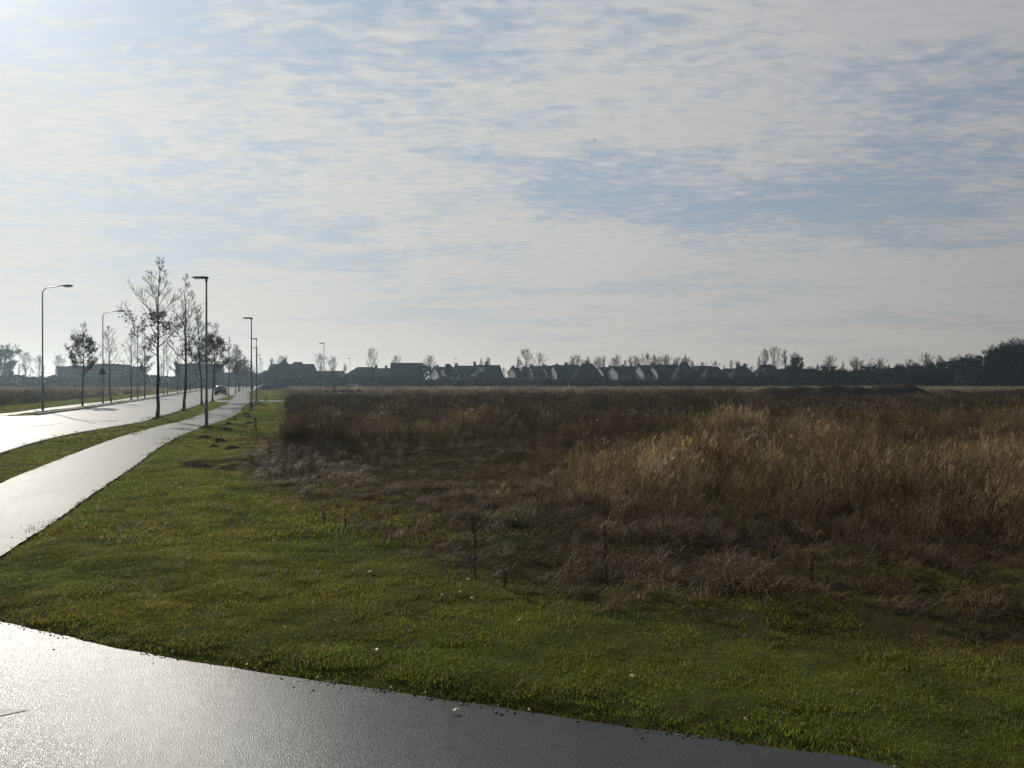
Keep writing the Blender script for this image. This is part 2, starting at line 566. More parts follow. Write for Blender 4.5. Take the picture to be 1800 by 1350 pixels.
# turf and field: one relief sheet, finer towards the camera
ny, nx = 300, 330
Ys = 3.2 * (330 / 3.2) ** (np.arange(ny) / (ny - 1))
us = np.linspace(-1.05, 1.05, nx)
GX = (us[None, :] * (Ys[:, None] + 6.0))
GY = np.repeat(Ys[:, None], nx, 1)
stepg = np.repeat((np.gradient(Ys))[:, None], nx, 1)
DR = road_d(GX, GY)
GZ = ground_z(GX, GY, DR, stepg)
is_lawn = inside(P_LAWN, GX, GY) | inside(P_LSTRIP, GX, GY) | ((GX < 0) & (DR < 1.2))
verge_zone = (GX < -10) & ~inside(P_LSTRIP, GX, GY) & (GX > np.interp(GY, [p[1] for p in LP_F], [p[0] for p in LP_F])) \
    & (GX < np.interp(GY, [p[1] for p in PATH_R], [p[0] for p in PATH_R]))
is_lawn |= verge_zone
idx = np.arange(ny * nx).reshape(ny, nx)
fa = np.stack([idx[:-1, :-1], idx[:-1, 1:], idx[1:, 1:], idx[1:, :-1]], -1).reshape(-1, 4)
verts = np.stack([GX, GY, GZ], -1).reshape(-1, 3)


def grid_part(name, sel, mat):
    f = fa[sel]
    used, inv = np.unique(f, return_inverse=True)
    m = bpy.data.meshes.new(name)
    m.from_pydata(verts[used].tolist(), [], inv.reshape(-1, 4).tolist())
    m.polygons.foreach_set('use_smooth', [True] * len(m.polygons))
    return struct(name, m, mat)


lawn_face = is_lawn.reshape(-1)[fa].mean(1) > 0.5
grid_part('lawn_turf', lawn_face, M['turf'])
grid_part('wild_field', ~lawn_face, M['field'])


def sheet(name, poly, z, mat, thick=0.12):
    import bmesh
    bm = bmesh.new()
    top = [bm.verts.new((p[0], p[1], z)) for p in poly]
    bm.faces.new(top)
    bmesh.ops.triangulate(bm, faces=bm.faces[:])
    bm.normal_update()
    for f in bm.faces:
        if f.normal.z < 0:
            f.normal_flip()
    m = bpy.data.meshes.new(name)
    bm.to_mesh(m)
    bm.free()
    return struct(name, m, mat)


def dedupe(poly):
    out = []
    for p in poly:
        if not out or math.hypot(p[0] - out[-1][0], p[1] - out[-1][1]) > 0.02:
            out.append(p)
    return out


sheet('main_road', dedupe(P_MAIN), 0.0, M['road_asphalt'])
sheet('cross_street', P_STREET, -0.008, M['road_asphalt'])
sheet('crossing_path', P_CROSS, 0.004, M['path_asphalt'])
sheet('far_cycle_path', dedupe(P_LPATH), 0.004, M['path_asphalt'])
sheet('cycle_path', dedupe(ragged(P_PATH)), 0.008, M['path_asphalt'])
sheet('foreground_road', dedupe(ragged(P_FORE)), 0.012, M['asphalt'])
# white give-way mark at the left edge of the wet road
mk = [(-3.35, 5.52), (-4.4, 5.62), (-4.4, 5.5), (-3.55, 5.37)]
sheet('road_marking', mk, 0.016, M['paint'])

# kerb along the verge left of the main road
def kerb(name, line, w, h, mat, side):
    mb = MB()
    P = [Vector((p[0], p[1])) for p in line]
    prof = []
    for i, p in enumerate(P):
        t = (P[min(i + 1, len(P) - 1)] - P[max(i - 1, 0)]).normalized()
        nrm = Vector((-t.y, t.x)) * side
        a, b = p, p + nrm * w
        prof += [(a.x, a.y, -0.05), (a.x, a.y, h - 0.02), (a.x + nrm.x * 0.02, a.y + nrm.y * 0.02, h), (b.x, b.y, h), (b.x, b.y, -0.05)]
    k = 5
    fs = []
    for i in range(len(P) - 1):
        for j in range(k - 1):
            fs.append((i * k + j, i * k + j + 1, (i + 1) * k + j + 1, (i + 1) * k + j))
    mb.add(prof, fs)
    return struct(name, mb.mesh(name), mat)


kerb('kerb_left', [p for p in MAIN_L if p[1] < 200], 0.18, 0.13, M['kerb'], 1)
kerb('kerb_right', [p for p in MAIN_R if 22 < p[1] < 84], 0.12, 0.05, M['kerb'], -1)

# ------------------------------------------------------------------ grass: templates and scattered stuff


def template(name, blades, mat):
    """blades: list of (points, widths, shade rgb) -> ribbons"""
    V, Fc, S = [], [], []
    for pts, wid, side, sh in blades:
        o = len(V)
        n = len(pts)
        for p, w in zip(pts, wid):
            V.append((p[0] - side[0] * w, p[1] - side[1] * w, p[2]))
            V.append((p[0] + side[0] * w, p[1] + side[1] * w, p[2]))
            S.append(sh); S.append(sh)
        for i in range(n - 1):
            Fc.append((o + 2 * i, o + 2 * i + 1, o + 2 * i + 3, o + 2 * i + 2))
    m = bpy.data.meshes.new(name)
    m.from_pydata(V, [], Fc)
    at_ = m.attributes.new('shade', 'FLOAT_VECTOR', 'POINT')
    at_.data.foreach_set('vector', np.array(S, float).reshape(-1))
    m.materials.append(mat)
    return bpy.data.objects.new(name, m)


def blade(x, y, h, lean_dir, lean, w, seg=2, droop=0.0, sh=(1, 1, 1), z0=-0.02):
    pts, wid = [], []
    for i in range(seg + 1):
        t = i / seg
        r = lean * h * (t ** 1.6) + droop * h * t ** 4
        pts.append((x + math.cos(lean_dir) * r, y + math.sin(lean_dir) * r,
                    z0 + h * t * math.sqrt(max(0.05, 1 - (lean * t) ** 2)) - droop * h * 0.45 * t ** 4))
        wid.append(w * (1 - t) ** 0.6 * 0.5 + 0.0006)
    a = lean_dir + math.pi / 2 + random.uniform(-0.7, 0.7)
    return (pts, wid, (math.cos(a), math.sin(a)), sh)


def rsh(a, b, tint=0.0):
    k = random.uniform(a, b)
    return (k * (1 + random.uniform(-tint, tint)), k, k * (1 + random.uniform(-tint, tint)))


def lawn_templates(n_var, n, rad, h, w):
    out = []
    for i in range(n_var):
        bl = []
        for _ in range(n):
            r = rad * math.sqrt(random.random())
            a = random.uniform(0, 6.283)
            hh = h * random.uniform(0.5, 1.25) * (1 - 0.35 * r / rad)
            dead = random.random() < 0.16
            sh = (1.55, 1.2, 1.5) if dead else rsh(0.6, 1.45, 0.15)
            bl.append(blade(r * math.cos(a), r * math.sin(a), hh, random.uniform(0, 6.283), random.uniform(0.15, 0.85), w * random.uniform(0.7, 1.3), 2, 0.1, sh))
        out.append(template('lawn_tuft', bl, M['blade']))
    return out


def straw_templates(n_var, n, rad, h, w, lean=0.3, droop=0.15, plume=False, spread=0.9):
    out = []
    for i in range(n_var):
        bl = []
        for _ in range(n):
            r = rad * math.sqrt(random.random())
            a = random.uniform(0, 6.283)
            hh = h * random.uniform(0.3, 1.15)
            ld = random.gauss(0.0, spread)
            sh = rsh(0.5, 1.5, 0.12)
            le = max(0.0, random.gauss(lean, 0.15))
            x, y = r * math.cos(a), r * math.sin(a)
            b = blade(x, y, hh, ld, le, w * random.uniform(0.7, 1.3), 4, droop * random.uniform(0.2, 1.6), sh)
            bl.append(b)
            if plume and hh > h * 0.85 and random.random() < 0.55:
                t = b[0][-1]
                for _k in range(5):
                    px, py, pz = t[0] + random.gauss(0, 0.02), t[1] + random.gauss(0, 0.02), t[2] - random.uniform(0.02, 0.16)
                    bl.append(blade(px, py, 0.09, ld, 0.6, 0.012, 1, 0, (1.5, 1.4, 1.3), 0.0) if False else
                              ([(px, py, pz), (px + 0.03 * math.cos(ld), py + 0.03 * math.sin(ld), pz + 0.05), (px + 0.07 * math.cos(ld), py, pz + 0.08)],
                               [0.002, 0.005, 0.001], (math.cos(ld + 1.5), math.sin(ld + 1.5)), (1.35, 1.25, 1.1)))
        out.append(template('straw_clump', bl, M['straw']))
    return out


def weed_templates(n_var, n, rad, h, w):
    out = []
    for i in range(n_var):
        bl = []
        for _ in range(n):
            r = rad * math.sqrt(random.random())
            a = random.uniform(0, 6.283)
            hh = h * random.uniform(0.5, 1.1)
            x, y = r * math.cos(a), r * math.sin(a)
            ld, le = random.uniform(0, 6.283), random.uniform(0, 0.35)
            sh = rsh(0.6, 1.3, 0.12)
            st = blade(x, y, hh, ld, le, w, 4, 0.0, sh)
            bl.append((st[0], [w * 0.5, w * 0.45, w * 0.4, w * 0.3, w * 0.2], st[2], sh))
            for k in range(9):
                t = random.uniform(0.35, 1.0)
                j = min(3, int(t * 4))
                f = t * 4 - j
                p0 = [st[0][j][q_] * (1 - f) + st[0][j + 1][q_] * f for q_ in range(3)]
                d = random.uniform(0, 6.283)
                L = random.uniform(0.06, 0.2) * h * (1.15 - t * 0.5)
                p1 = (p0[0] + math.cos(d) * L * 0.5, p0[1] + math.sin(d) * L * 0.5, p0[2] + L * 0.5)
                p2 = (p0[0] + math.cos(d) * L * 0.75, p0[1] + math.sin(d) * L * 0.75, p0[2] + L)
                ww = w * random.uniform(0.3, 0.8)
                bl.append(([p0, p1, p2], [ww * 0.4, ww, ww * 0.7], (math.cos(d + 1.57), math.sin(d + 1.57)), rsh(0.6, 1.5, 0.15)))
        out.append(template('weed_clump', bl, M['weed']))
    return out


def scatter(name, temps, x, y, z, scale, rotz, colr, label, cat, tilt=0.0):
    c = bpy.data.collections.new('templates_' + name)
    for t in temps:
        c.objects.link(t)
    n = len(x)
    m = bpy.data.meshes.new(name)
    m.vertices.add(n)
    m.vertices.foreach_set('co', np.stack([x, y, z], -1).astype(np.float32).reshape(-1))
    def att(nm, ty, arr, key):
        a = m.attributes.new(nm, ty, 'POINT')
        a.data.foreach_set(key, np.ascontiguousarray(arr).reshape(-1))
    att('rot', 'FLOAT_VECTOR', np.stack([rng.normal(0, tilt, n), rng.normal(0, tilt, n), rotz], -1).astype(np.float32), 'vector')
    sc = np.asarray(scale, np.float32)
    if sc.ndim == 1:
        sc = np.stack([sc, sc, sc], -1)
    att('scl', 'FLOAT_VECTOR', sc, 'vector')
    att('pick', 'INT', rng.integers(0, len(temps), n).astype(np.int32), 'value')
    att('col', 'FLOAT_VECTOR', np.asarray(colr, np.float32), 'vector')
    ng = bpy.data.node_groups.new('scatter_' + name, 'GeometryNodeTree')
    ng.interface.new_socket('Geometry', in_out='INPUT', socket_type='NodeSocketGeometry')
    ng.interface.new_socket('Geometry', in_out='OUTPUT', socket_type='NodeSocketGeometry')
    gi, go = ng.nodes.new('NodeGroupInput'), ng.nodes.new('NodeGroupOutput')
    ip = ng.nodes.new('GeometryNodeInstanceOnPoints')
    ci = ng.nodes.new('GeometryNodeCollectionInfo')
    ci.inputs['Collection'].default_value = c
    ci.inputs['Separate Children'].default_value = True
    ci.inputs['Reset Children'].default_value = True
    def named(nm, ty):
        nd = ng.nodes.new('GeometryNodeInputNamedAttribute')
        nd.data_type = ty
        nd.inputs['Name'].default_value = nm
        return nd.outputs['Attribute']
    L = ng.links
    L.new(gi.outputs[0], ip.inputs['Points'])
    L.new(ci.outputs[0], ip.inputs['Instance'])
    ip.inputs['Pick Instance'].default_value = True
    L.new(named('pick', 'INT'), ip.inputs['Instance Index'])
    L.new(named('rot', 'FLOAT_VECTOR'), ip.inputs['Rotation'])
    L.new(named('scl', 'FLOAT_VECTOR'), ip.inputs['Scale'])
    L.new(ip.outputs[0], go.inputs[0])
    o = link(name, m)
    md = o.modifiers.new('scatter', 'NODES')
    md.node_group = ng
    return tag(o, label, cat, kind='stuff')


def spread_points(y0, y1, dens, margin=5.0, slope=0.68, xmax=None, xmin=None):
    """jittered points over the wedge the camera could see from here or a few steps aside"""
    n = int(dens * ((y1 - y0) * 2 * margin + slope * (y1 ** 2 - y0 ** 2)))
    y = np.sqrt(rng.uniform((y0 + margin / slope) ** 2, (y1 + margin / slope) ** 2, n)) - margin / slope
    x = rng.uniform(-1, 1, n) * (slope * y + margin)
    return x, y


RX = lambda L: ([p[1] for p in L], [p[0] for p in L])
LE = sorted(LAWN_EDGE, key=lambda p: p[1])


def region(x, y):
    """0 road, 1 mown grass, 2 wild; plus distance to lawn border"""
    d = road_d(x, y)
    lawn = inside(P_LAWN, x, y) | inside(P_LSTRIP, x, y)
    vz = (x > np.interp(y, *RX(LP_F))) & (x < np.interp(y, *RX(PATH_R))) & (y > 10)
    lawn |= vz
    r = np.where(lawn, 1, 2)
    r = np.where(d < 0.0, 0, r)
    dl = dist_poly([p for p in P_LAWN], x, y)
    return r, d, dl


def mixc(a, b, t):
    return np.asarray(a)[None, :] * (1 - t[:, None]) + np.asarray(b)[None, :] * t[:, None]


def lawn_layer(name, temps, y0, y1, dens, s0, s1, label):
    x, y = spread_points(y0, y1, dens, 3.5)
    r, d, dl = region(x, y)
    edge = rng.uniform(-0.05, 0.06, len(x)) + 0.16 * np.maximum(vnoise(x, y, 0.45, 2, 12) - 0.5, 0)
    k = (r == 1) & (d > edge) | ((r == 2) & (dl < rng.uniform(0, 1, len(x)) * np.where(y > 11.5, 2.2, 5.0)) & ((vnoise(x, y, 0.9, 11, 3) > 0.40) | (dl < 0.4)) & (y < 30) & (d > 0.05)) | ((r == 2) & (dl < 1.6) & (y >= 30) & (d > 0.05) & (x > -60))
    bare = vnoise(x, y, 0.9, 4, 4)
    k &= ~((r == 1) & (bare < 0.12) & (rng.random(len(x)) < 0.5))
    corner = np.hypot(x + 5.4, y - 8.0) < 0.5
    k &= ~(corner & (rng.random(len(x)) < 0.75))
    x, y, d, r = x[k], y[k], d[k], r[k]
    z = ground_z(x, y, d, np.interp(y, Ys, np.gradient(Ys))) - 0.005
    n = len(x)
    t1 = vnoise(x, y, 1.3, 1, 7)
    t2 = vnoise(x, y, 0.35, 6, 2)
    lush = np.clip((t1 - 0.35) * 2.2, 0, 1)
    c = mixc((0.122, 0.127, 0.024), (0.097, 0.122, 0.020), lush)
    c = c * (0.65 + 0.75 * t2)[:, None]
    yel = (vnoise(x, y, 0.6, 8, 8) > 0.72)
    c[yel] *= np.array([1.06, 1.05, 0.95])
    wild = r == 2
    c[wild] *= np.array([0.85, 0.80, 0.85])
    s = rng.uniform(s0, s1, n) * (0.6 + 0.85 * vnoise(x, y, 0.5, 3, 3))
    return scatter(name, temps, x, y, z, s, rng.uniform(0, 6.283, n), c, label, 'grass', 0.08)


lt = lawn_templates(8, 130, 0.15, 0.055, 0.0045)
lawn_layer('short_grass', lt, 4.0, 11.0, 150, 0.75, 1.2, 'short green mown grass between wet road and wild field')
lt2 = lawn_templates(6, 100, 0.24, 0.065, 0.008)
lawn_layer('lawn_grass', lt2, 11.0, 28.0, 50, 0.8, 1.3, 'sunlit green lawn beside the pale cycle path')
lt3 = lawn_templates(6, 80, 0.5, 0.09, 0.022)
lawn_layer('verge_grass', lt3, 28.0, 185.0, 5.0, 0.8, 1.3, 'mown green verges beside the main road')

# ---- wild field


def tall_map(x, y):
    """vegetation height and colour of the wild field"""
    n1, n2, n3 = vnoise(x, y, 6.0, 2, 9), vnoise(x, y, 2.1, 5, 3), vnoise(x, y, 0.8, 1, 1)
    h = 0.22 + 0.5 * n1 + 0.4 * n2
    straw = np.clip((n2 - 0.45) * 1.6 + (n3 - 0.5) * 0.6, 0, 1)
    def blob(cx, cy, rx, ry):
        return np.exp(-(((x - cx) / rx) ** 2 + ((y - cy) / ry) ** 2))
    low = 1.1 * blob(-1.4, 21, 2.8, 7) + 0.8 * blob(1.2, 23, 3.4, 3.2) + 0.7 * blob(-3.0, 15, 2, 3)
    h *= 1 - 0.6 * np.clip(low, 0, 1)
    band = np.clip(blob(13, 21.5, 8, 2.6) + 0.9 * blob(9.6, 31, 3, 2.0) + 0.7 * blob(2.6, 17.5, 3.2, 2.2) + 0.8 * blob(25, 33, 6, 3) + 0.5 * blob(9, 15, 6, 3.5) + 0.45 * blob(1.2, 13.6, 2.6, 2.2), 0, 1) * (0.45 + 0.9 * n2)
    band = np.clip(band, 0, 1)
    h = h * (1 - 0.5 * band) + band * (0.36 + 0.42 * n2)
    straw = np.clip(straw * 0.42 + band * 0.95, 0, 1)
    pale = np.clip(blob(-4.0, 32, 2.2, 2.2) + 0.7 * blob(9.4, 30, 2.5, 1.5), 0, 1)
    dark = np.clip((y - 30 - 14 * n1) / 12, 0, 1) * np.clip((105 - y) / 40, 0, 1) * (0.55 + 0.6 * n2) + 1.1 * blob(-6.2, 22.5, 1.8, 5.5) + 0.8 * blob(2.6, 10.5, 2.4, 0.8) + 0.8 * blob(0.9, 12.6, 1.0, 0.7)
    dark = np.clip(dark, 0, 1)
    h += 0.3 * blob(-6.2, 23, 1.8, 6)
    h *= 0.62 + 0.75 * n3
    back = np.clip((y - 130) / 20, 0, 1)
    h = np.maximum(h, back * (0.75 + 0.25 * n2))
    bank = (x > 24) & (x < 66) & (y > 78) & (y < 112)
    h = np.where(bank, h * 0.3, h)
    h = np.where((x > -27) & (x < -16) & (y > 84) & (y < 105), h * 0.42, h)
    return h, straw, pale, np.clip(dark, 0, 1) * 0.85


STRAW, BROWN, DARKW, OLIVE = (0.22, 0.165, 0.085), (0.078, 0.056, 0.032), (0.056, 0.042, 0.028), (0.055, 0.060, 0.018)


def wild_layer(name, temps, y0, y1, dens, want, s0, label, cat, hpow=1.0, tilt=0.06, rz=0.6, border=(0.2, 6.5), tone=1.0):
    x, y = spread_points(y0, y1, dens, 6.0)
    r, d, dl = region(x, y)
    k = (r == 2) & (d > 0.5)
    x, y, d, dl = x[k], y[k], d[k], dl[k]
    h, straw, pale, dark = tall_map(x, y)
    grow = np.clip((dl - border[0]) / border[1], 0, 1)
    loose = np.clip((dl - 0.1 - 0.9 * vnoise(x, y, 1.5, 8, 17)) / (1.0 + 0.008 * y), 0, 1)
    grow = np.where(y > 25, np.where(x > -16 - 0.3 * y + 6, loose, np.clip((dl - 0.1) / 1.5, 0, 1)), grow)
    prob = want(h, straw, pale, dark, grow, x, y)
    k = rng.random(len(x)) < prob
    x, y, d, h, straw, pale, dark, grow = [a[k] for a in (x, y, d, h, straw, pale, dark, grow)]
    z = ground_z(x, y, d, np.interp(y, Ys, np.gradient(Ys))) - 0.02
    n = len(x)
    hs = s0 * (h ** hpow) * (0.25 + 0.75 * grow) * rng.uniform(0.75, 1.2, n)
    c = mixc(BROWN, STRAW, straw)
    c = c * (1 - dark[:, None]) + np.asarray(DARKW)[None, :] * dark[:, None] * 1.25
    c = c * (1 - 0.6 * pale[:, None]) + np.asarray((0.26, 0.21, 0.13))[None, :] * pale[:, None] * 0.6
    og = np.clip((vnoise(x, y, 1.7, 7, 7) - 0.55) * 3, 0, 1) * (1 - straw) * 0.7
    c = c * (1 - og[:, None]) + np.asarray(OLIVE)[None, :] * og[:, None]
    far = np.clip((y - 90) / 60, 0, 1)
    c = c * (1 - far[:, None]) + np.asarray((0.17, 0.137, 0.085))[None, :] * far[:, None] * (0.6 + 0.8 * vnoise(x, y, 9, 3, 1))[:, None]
    c = c * tone * np.where(rng.random(n) < 0.12, 1.9, rng.uniform(0.5, 1.15, n))[:, None]
    return scatter(name, temps, x, y, z, hs, rng.normal(0.0, rz, n), c, label, cat, tilt)


rough_t = straw_templates(8, 60, 0.16, 0.24, 0.007, 0.75, 0.5, False, 2.5)
straw_t = straw_templates(10, 36, 0.24, 1.0, 0.009, 0.34, 0.25, True, 1.0)
stem_t = straw_templates(8, 6, 0.35, 1.0, 0.007, 0.30, 0.12, True, 0.35)
weed_t = weed_templates(8, 14, 0.2, 1.0, 0.010)
straw_far = straw_templates(8, 60, 0.7, 1.0, 0.022, 0.30, 0.2, True, 0.7)
weed_far = weed_templates(6, 22, 0.7, 1.0, 0.028)
wild_layer('rough_grass', rough_t, 5.5, 34.0, 26, lambda h, s, p, d, g, x, y: np.where(g < 0.02, 0.75, np.clip(0.45 + 1.4 * (vnoise(x, y, 1.2, 3, 13) - 0.3), 0.35, 0.95)), 1.6,
           'matted dead grass and low green tufts at the lawn border', 'grass', 0.8, 0.18, 2.0, (-0.5, 2.0), 1.15)
wild_layer('tall_stems', stem_t, 9.0, 42.0, 4.0, lambda h, s, p, d, g, x, y: np.clip(g * (0.12 + 0.9 * s), 0, 1), 1.05,
           'scattered tall pale grass stems with feathery tips', 'grass', 0.6, 0.05, 0.3, (0.5, 5.0), 1.2)
wild_layer('straw_grass', straw_t, 7.0, 38.0, 12, lambda h, s, p, d, g, x, y: np.clip(g * (0.15 + 0.9 * s + 0.4 * p), 0, 1) * (1 - 0.6 * d) * np.clip(2.4 * vnoise(x, y, 0.75, 9, 21) - 0.5, 0.04, 1), 0.84,
           'tall straw coloured dry grass leaning in the wind', 'grass')
wild_layer('dead_weeds', weed_t, 8.0, 40.0, 10, lambda h, s, p, d, g, x, y: np.clip(g * (0.8 - 0.7 * s) + d * 0.8 + 0.25 * (vnoise(x, y, 1.3, 4, 31) > 0.55), 0, 1) * (h > 0.15), 0.95,
           'dark brown dead weeds among the dry grass', 'weeds')
wild_layer('far_straw_grass', straw_far, 36.0, 185.0, 1.5, lambda h, s, p, d, g, x, y: g * np.clip(0.35 + 0.6 * s + (y > 95) * 0.3 - 0.25 * d, 0, 1), 0.95,
           'distant pale brown grass reaching back to the houses', 'grass', 0.6)
wild_layer('far_dead_weeds', weed_far, 36.0, 150.0, 1.1, lambda h, s, p, d, g, x, y: g * np.clip(0.25 + 0.9 * d, 0, 1), 1.1,
           'broad dark band of dead weeds across the middle of the field', 'weeds', 0.6)

# ---- crumbs of soil, grit and leaf litter along the paving edges


def crumb_templates(n_var):
    out = []
    for i in range(n_var):
        V, Fc, n = [(0, 0, 0.55)], [], 6
        for k in range(n):
            a = 6.283 * k / n
            r = random.uniform(0.7, 1.1)
            V.append((r * math.cos(a), r * math.sin(a) * random.uniform(0.6, 1), random.uniform(0.05, 0.3)))
        for k in range(n):
            V.append((V[1 + k][0] * 0.8, V[1 + k][1] * 0.8, -0.2))
        for k in range(n):
            a, b = 1 + k, 1 + (k + 1) % n
            Fc += [(0, a, b), (a, a + n, b + n, b)]
        m = bpy.data.meshes.new('crumb')
        m.from_pydata(V, [], Fc)
        at_ = m.attributes.new('shade', 'FLOAT_VECTOR', 'POINT')
        at_.data.foreach_set('vector', np.ones(3 * len(V)))
        m.materials.append(M['weed'])
        out.append(bpy.data.objects.new('crumb', m))
    return out


ex, ey = [], []
for line, ymax, dens in ((smooth_line(FORE_FAR, 0.2), 9.0, 75), (PATH_R, 34.0, 25)):
    for p, q2 in zip(line[:-1], line[1:]):
        if p[1] > ymax or p[1] < 2.5:
            continue
        L = math.hypot(q2[0] - p[0], q2[1] - p[1])
        n = rng.poisson(L * dens)
        t = rng.random(n)
        o = rng.normal(0.0, 0.035, n) + np.where(rng.random(n) < 0.1, rng.normal(0, 0.15, n), 0)
        nx_, ny_ = -(q2[1] - p[1]) / L, (q2[0] - p[0]) / L
        ex.append(p[0] + (q2[0] - p[0]) * t + nx_ * o)
        ey.append(p[1] + (q2[1] - p[1]) * t + ny_ * o)
ex, ey = np.concatenate(ex), np.concatenate(ey)
n = len(ex)
clump = vnoise(ex, ey, 0.4, 5, 15) > 0.38
ex, ey = ex[clump], ey[clump]
n = len(ex)
cc = np.where((rng.random(n) < 0.12)[:, None], np.array([[0.30, 0.25, 0.17]]), np.array([[0.035, 0.028, 0.020]])) * rng.uniform(0.6, 1.4, n)[:, None]
scatter('edge_litter', crumb_templates(5), ex, ey, np.full(n, 0.012), rng.uniform(0.004, 0.016, n) ** 1.0, rng.uniform(0, 6.28, n), cc,
        'dark soil crumbs and grit along the paving edges', 'litter', 0.3)

# ------------------------------------------------------------------ asphalt seams, painted shadow lines and repairs
M['seam_and_shadow'] = plain('asphalt_seam_and_shadow', (0.02, 0.02, 0.02), 0.9, 0, 0.05, 0.3, 20)  # dark colour for seams and for painted shadow lines
M['patch'] = asphalt('asphalt_repair', (0.055, 0.055, 0.055), 0.6, 0.3, 0.03, 0.03)


def seam_and_shadow(a, b, w, z, name='asphalt_seam_and_shadow', mat='seam_and_shadow', seed=0):
    rd = random.Random(seed)
    A, B = Vector(a), Vector(b)
    t = (B - A).normalized()
    nr = Vector((-t.y, t.x))
    n = max(3, int((B - A).length / 0.5))
    L, Rr = [], []
    off = 0.0
    for i in range(n + 1):
        off += rd.gauss(0, 0.02)
        p = A.lerp(B, i / n) + nr * off
        ww = w * rd.uniform(0.5, 1.3)
        L.append((p.x + nr.x * ww, p.y + nr.y * ww))
        Rr.append((p.x - nr.x * ww, p.y - nr.y * ww))
    return sheet(name, L + Rr[::-1], z, M[mat])


for k, (p, q_, w) in enumerate([((118, 733), (165, 745), 0.03), ((148, 740), (205, 742), 0.05), ((0, 757), (110, 744), 0.03), ((300, 703), (370, 696), 0.06), ((20, 775), (75, 772), 0.02)]):  # road seams, plus a shadow line painted as a dark strip
    seam_and_shadow(at(*p), at(*q_), w, 0.005, seed=k)
for k, (p, q_, w) in enumerate([((230, 766), (306, 767.5), 0.02), ((392, 716), (430, 717), 0.04), ((372, 725), (412, 729), 0.03)]):  # thin dark strips across the cycle path
    seam_and_shadow(at(*p), at(*q_), w, 0.013, seed=20 + k)

# ------------------------------------------------------------------ trees


def grow_tree(seed, height, first, spread, n_branch, leader=True, up=0.35, sub=3, twig=0.008, trunk_r=0.075, angle=55, levels=2, wob=0.05,
              leafy=0.0, leaf_zone=(0.3, 0.75), leaf_size=0.1, sides=4, shape='cone', lean=0.0):
    """returns trunk mesh, crown mesh, leaf mesh (or None)"""
    rd = random.Random(seed)
    trunk, crown, leaves = MB(), MB(), MB()
    npt = 12
    pts, rads = [], []
    px = py = 0.0
    for i in range(npt + 1):
        t = i / npt
        pts.append(Vector((px + lean * t * t * height, py, height * t)))
        rads.append(max(twig, trunk_r * (1.25 if i == 0 else 1.0) * (1 - t) ** 0.8))
        px += rd.gauss(0, wob) * height / npt
        py += rd.gauss(0, wob) * height / npt
    trunk.tube(pts, rads, 7)
    def pt(t):
        f = t * npt
        j = min(npt - 1, int(f))
        return pts[j].lerp(pts[j + 1], f - j), rads[j] * (1 - f + j) + rads[j + 1] * (f - j)
    def leaf(p):
        s = leaf_size * rd.uniform(0.6, 1.3)
        a, b = Vector((rd.gauss(0, 1), rd.gauss(0, 1), rd.gauss(0, 1))).normalized(), Vector((rd.gauss(0, 1), rd.gauss(0, 1), rd.gauss(0, 1)))
        b = (b - a * b.dot(a)).normalized()
        c_ = a.cross(b) * s * 0.12
        leaves.add([p, p + a * s * 0.5 + b * s * 0.32 + c_, p + a * s, p + a * s * 0.5 - b * s * 0.32 + c_], [(0, 1, 2, 3)])
    def branch(p0, d, L, r, lev):
        n = 5 if lev == 0 else 3
        P, Q, d = [p0], [r], d.copy()
        for i in range(n):
            d = (d + Vector((rd.gauss(0, 0.13), rd.gauss(0, 0.13), rd.gauss(0, 0.1) + up * 0.25))).normalized()
            P.append(P[-1] + d * L / n)
            Q.append(max(twig * 0.7, r * (1 - (i + 1) / n) ** 0.9))
        crown.tube(P, Q, sides if lev == 0 else 3, cap=False)
        for p in P[1:]:
            zt = p.z / height
            if leafy > 0 and leaf_zone[0] < zt < leaf_zone[1]:
                k = leafy * (1 if lev else 0.5)
                for _ in range(int(k) + (rd.random() < k % 1)):
                    leaf(p + Vector((rd.gauss(0, 0.08), rd.gauss(0, 0.08), rd.gauss(0, 0.08))))
        if lev < levels:
            m = sub if lev == 0 else max(2, sub - 1)
            for k in range(m):
                t = rd.uniform(0.25, 0.95)
                j = min(n - 1, int(t * n))
                q_ = P[j].lerp(P[j + 1], t * n - j)
                ax = Vector((rd.gauss(0, 1), rd.gauss(0, 1), rd.gauss(0, 0.5)))
                ax = (ax - d * ax.dot(d)).normalized()
                dd = (d * 0.8 + ax * rd.uniform(0.4, 0.9) + Vector((0, 0, up * 0.4))).normalized()
                branch(q_, dd, L * rd.uniform(0.35, 0.6) * (1.1 - 0.4 * t), max(twig, Q[j] * 0.6), lev + 1)
    az = rd.uniform(0, 6.28)
    for k in range(n_branch):
        t = first + (1 - first) * ((k + rd.uniform(0.1, 0.9)) / n_branch) * 0.97
        p, r = pt(t)
        az += 2.4 + rd.gauss(0, 0.4)
        u = (t - first) / (1 - first)
        if shape == 'wide':
            L = spread * (1 - u) ** 1.25 * min(1, 0.75 + 2.0 * u) * rd.uniform(0.6, 1.2) + 0.1 * spread
        elif shape == 'cone':
            L = spread * (1 - u) ** 0.75 * min(1, 0.6 + 2.5 * u) * rd.uniform(0.7, 1.15) + 0.12 * spread
        else:
            L = spread * math.sin(math.pi * min(1, 0.25 + 0.72 * u)) * rd.uniform(0.7, 1.2) + 0.1 * spread
        an = R(angle * (1 - 0.35 * u) + rd.gauss(0, 7))
        d = Vector((math.cos(az) * math.sin(an), math.sin(az) * math.sin(an), math.cos(an)))
        branch(p, d, L, max(twig, min(r * 0.55, trunk_r * 0.45)), 0)
    return trunk.mesh('trunk', True), crown.mesh('crown', True), (leaves.mesh('leaves') if leaves.v else None)


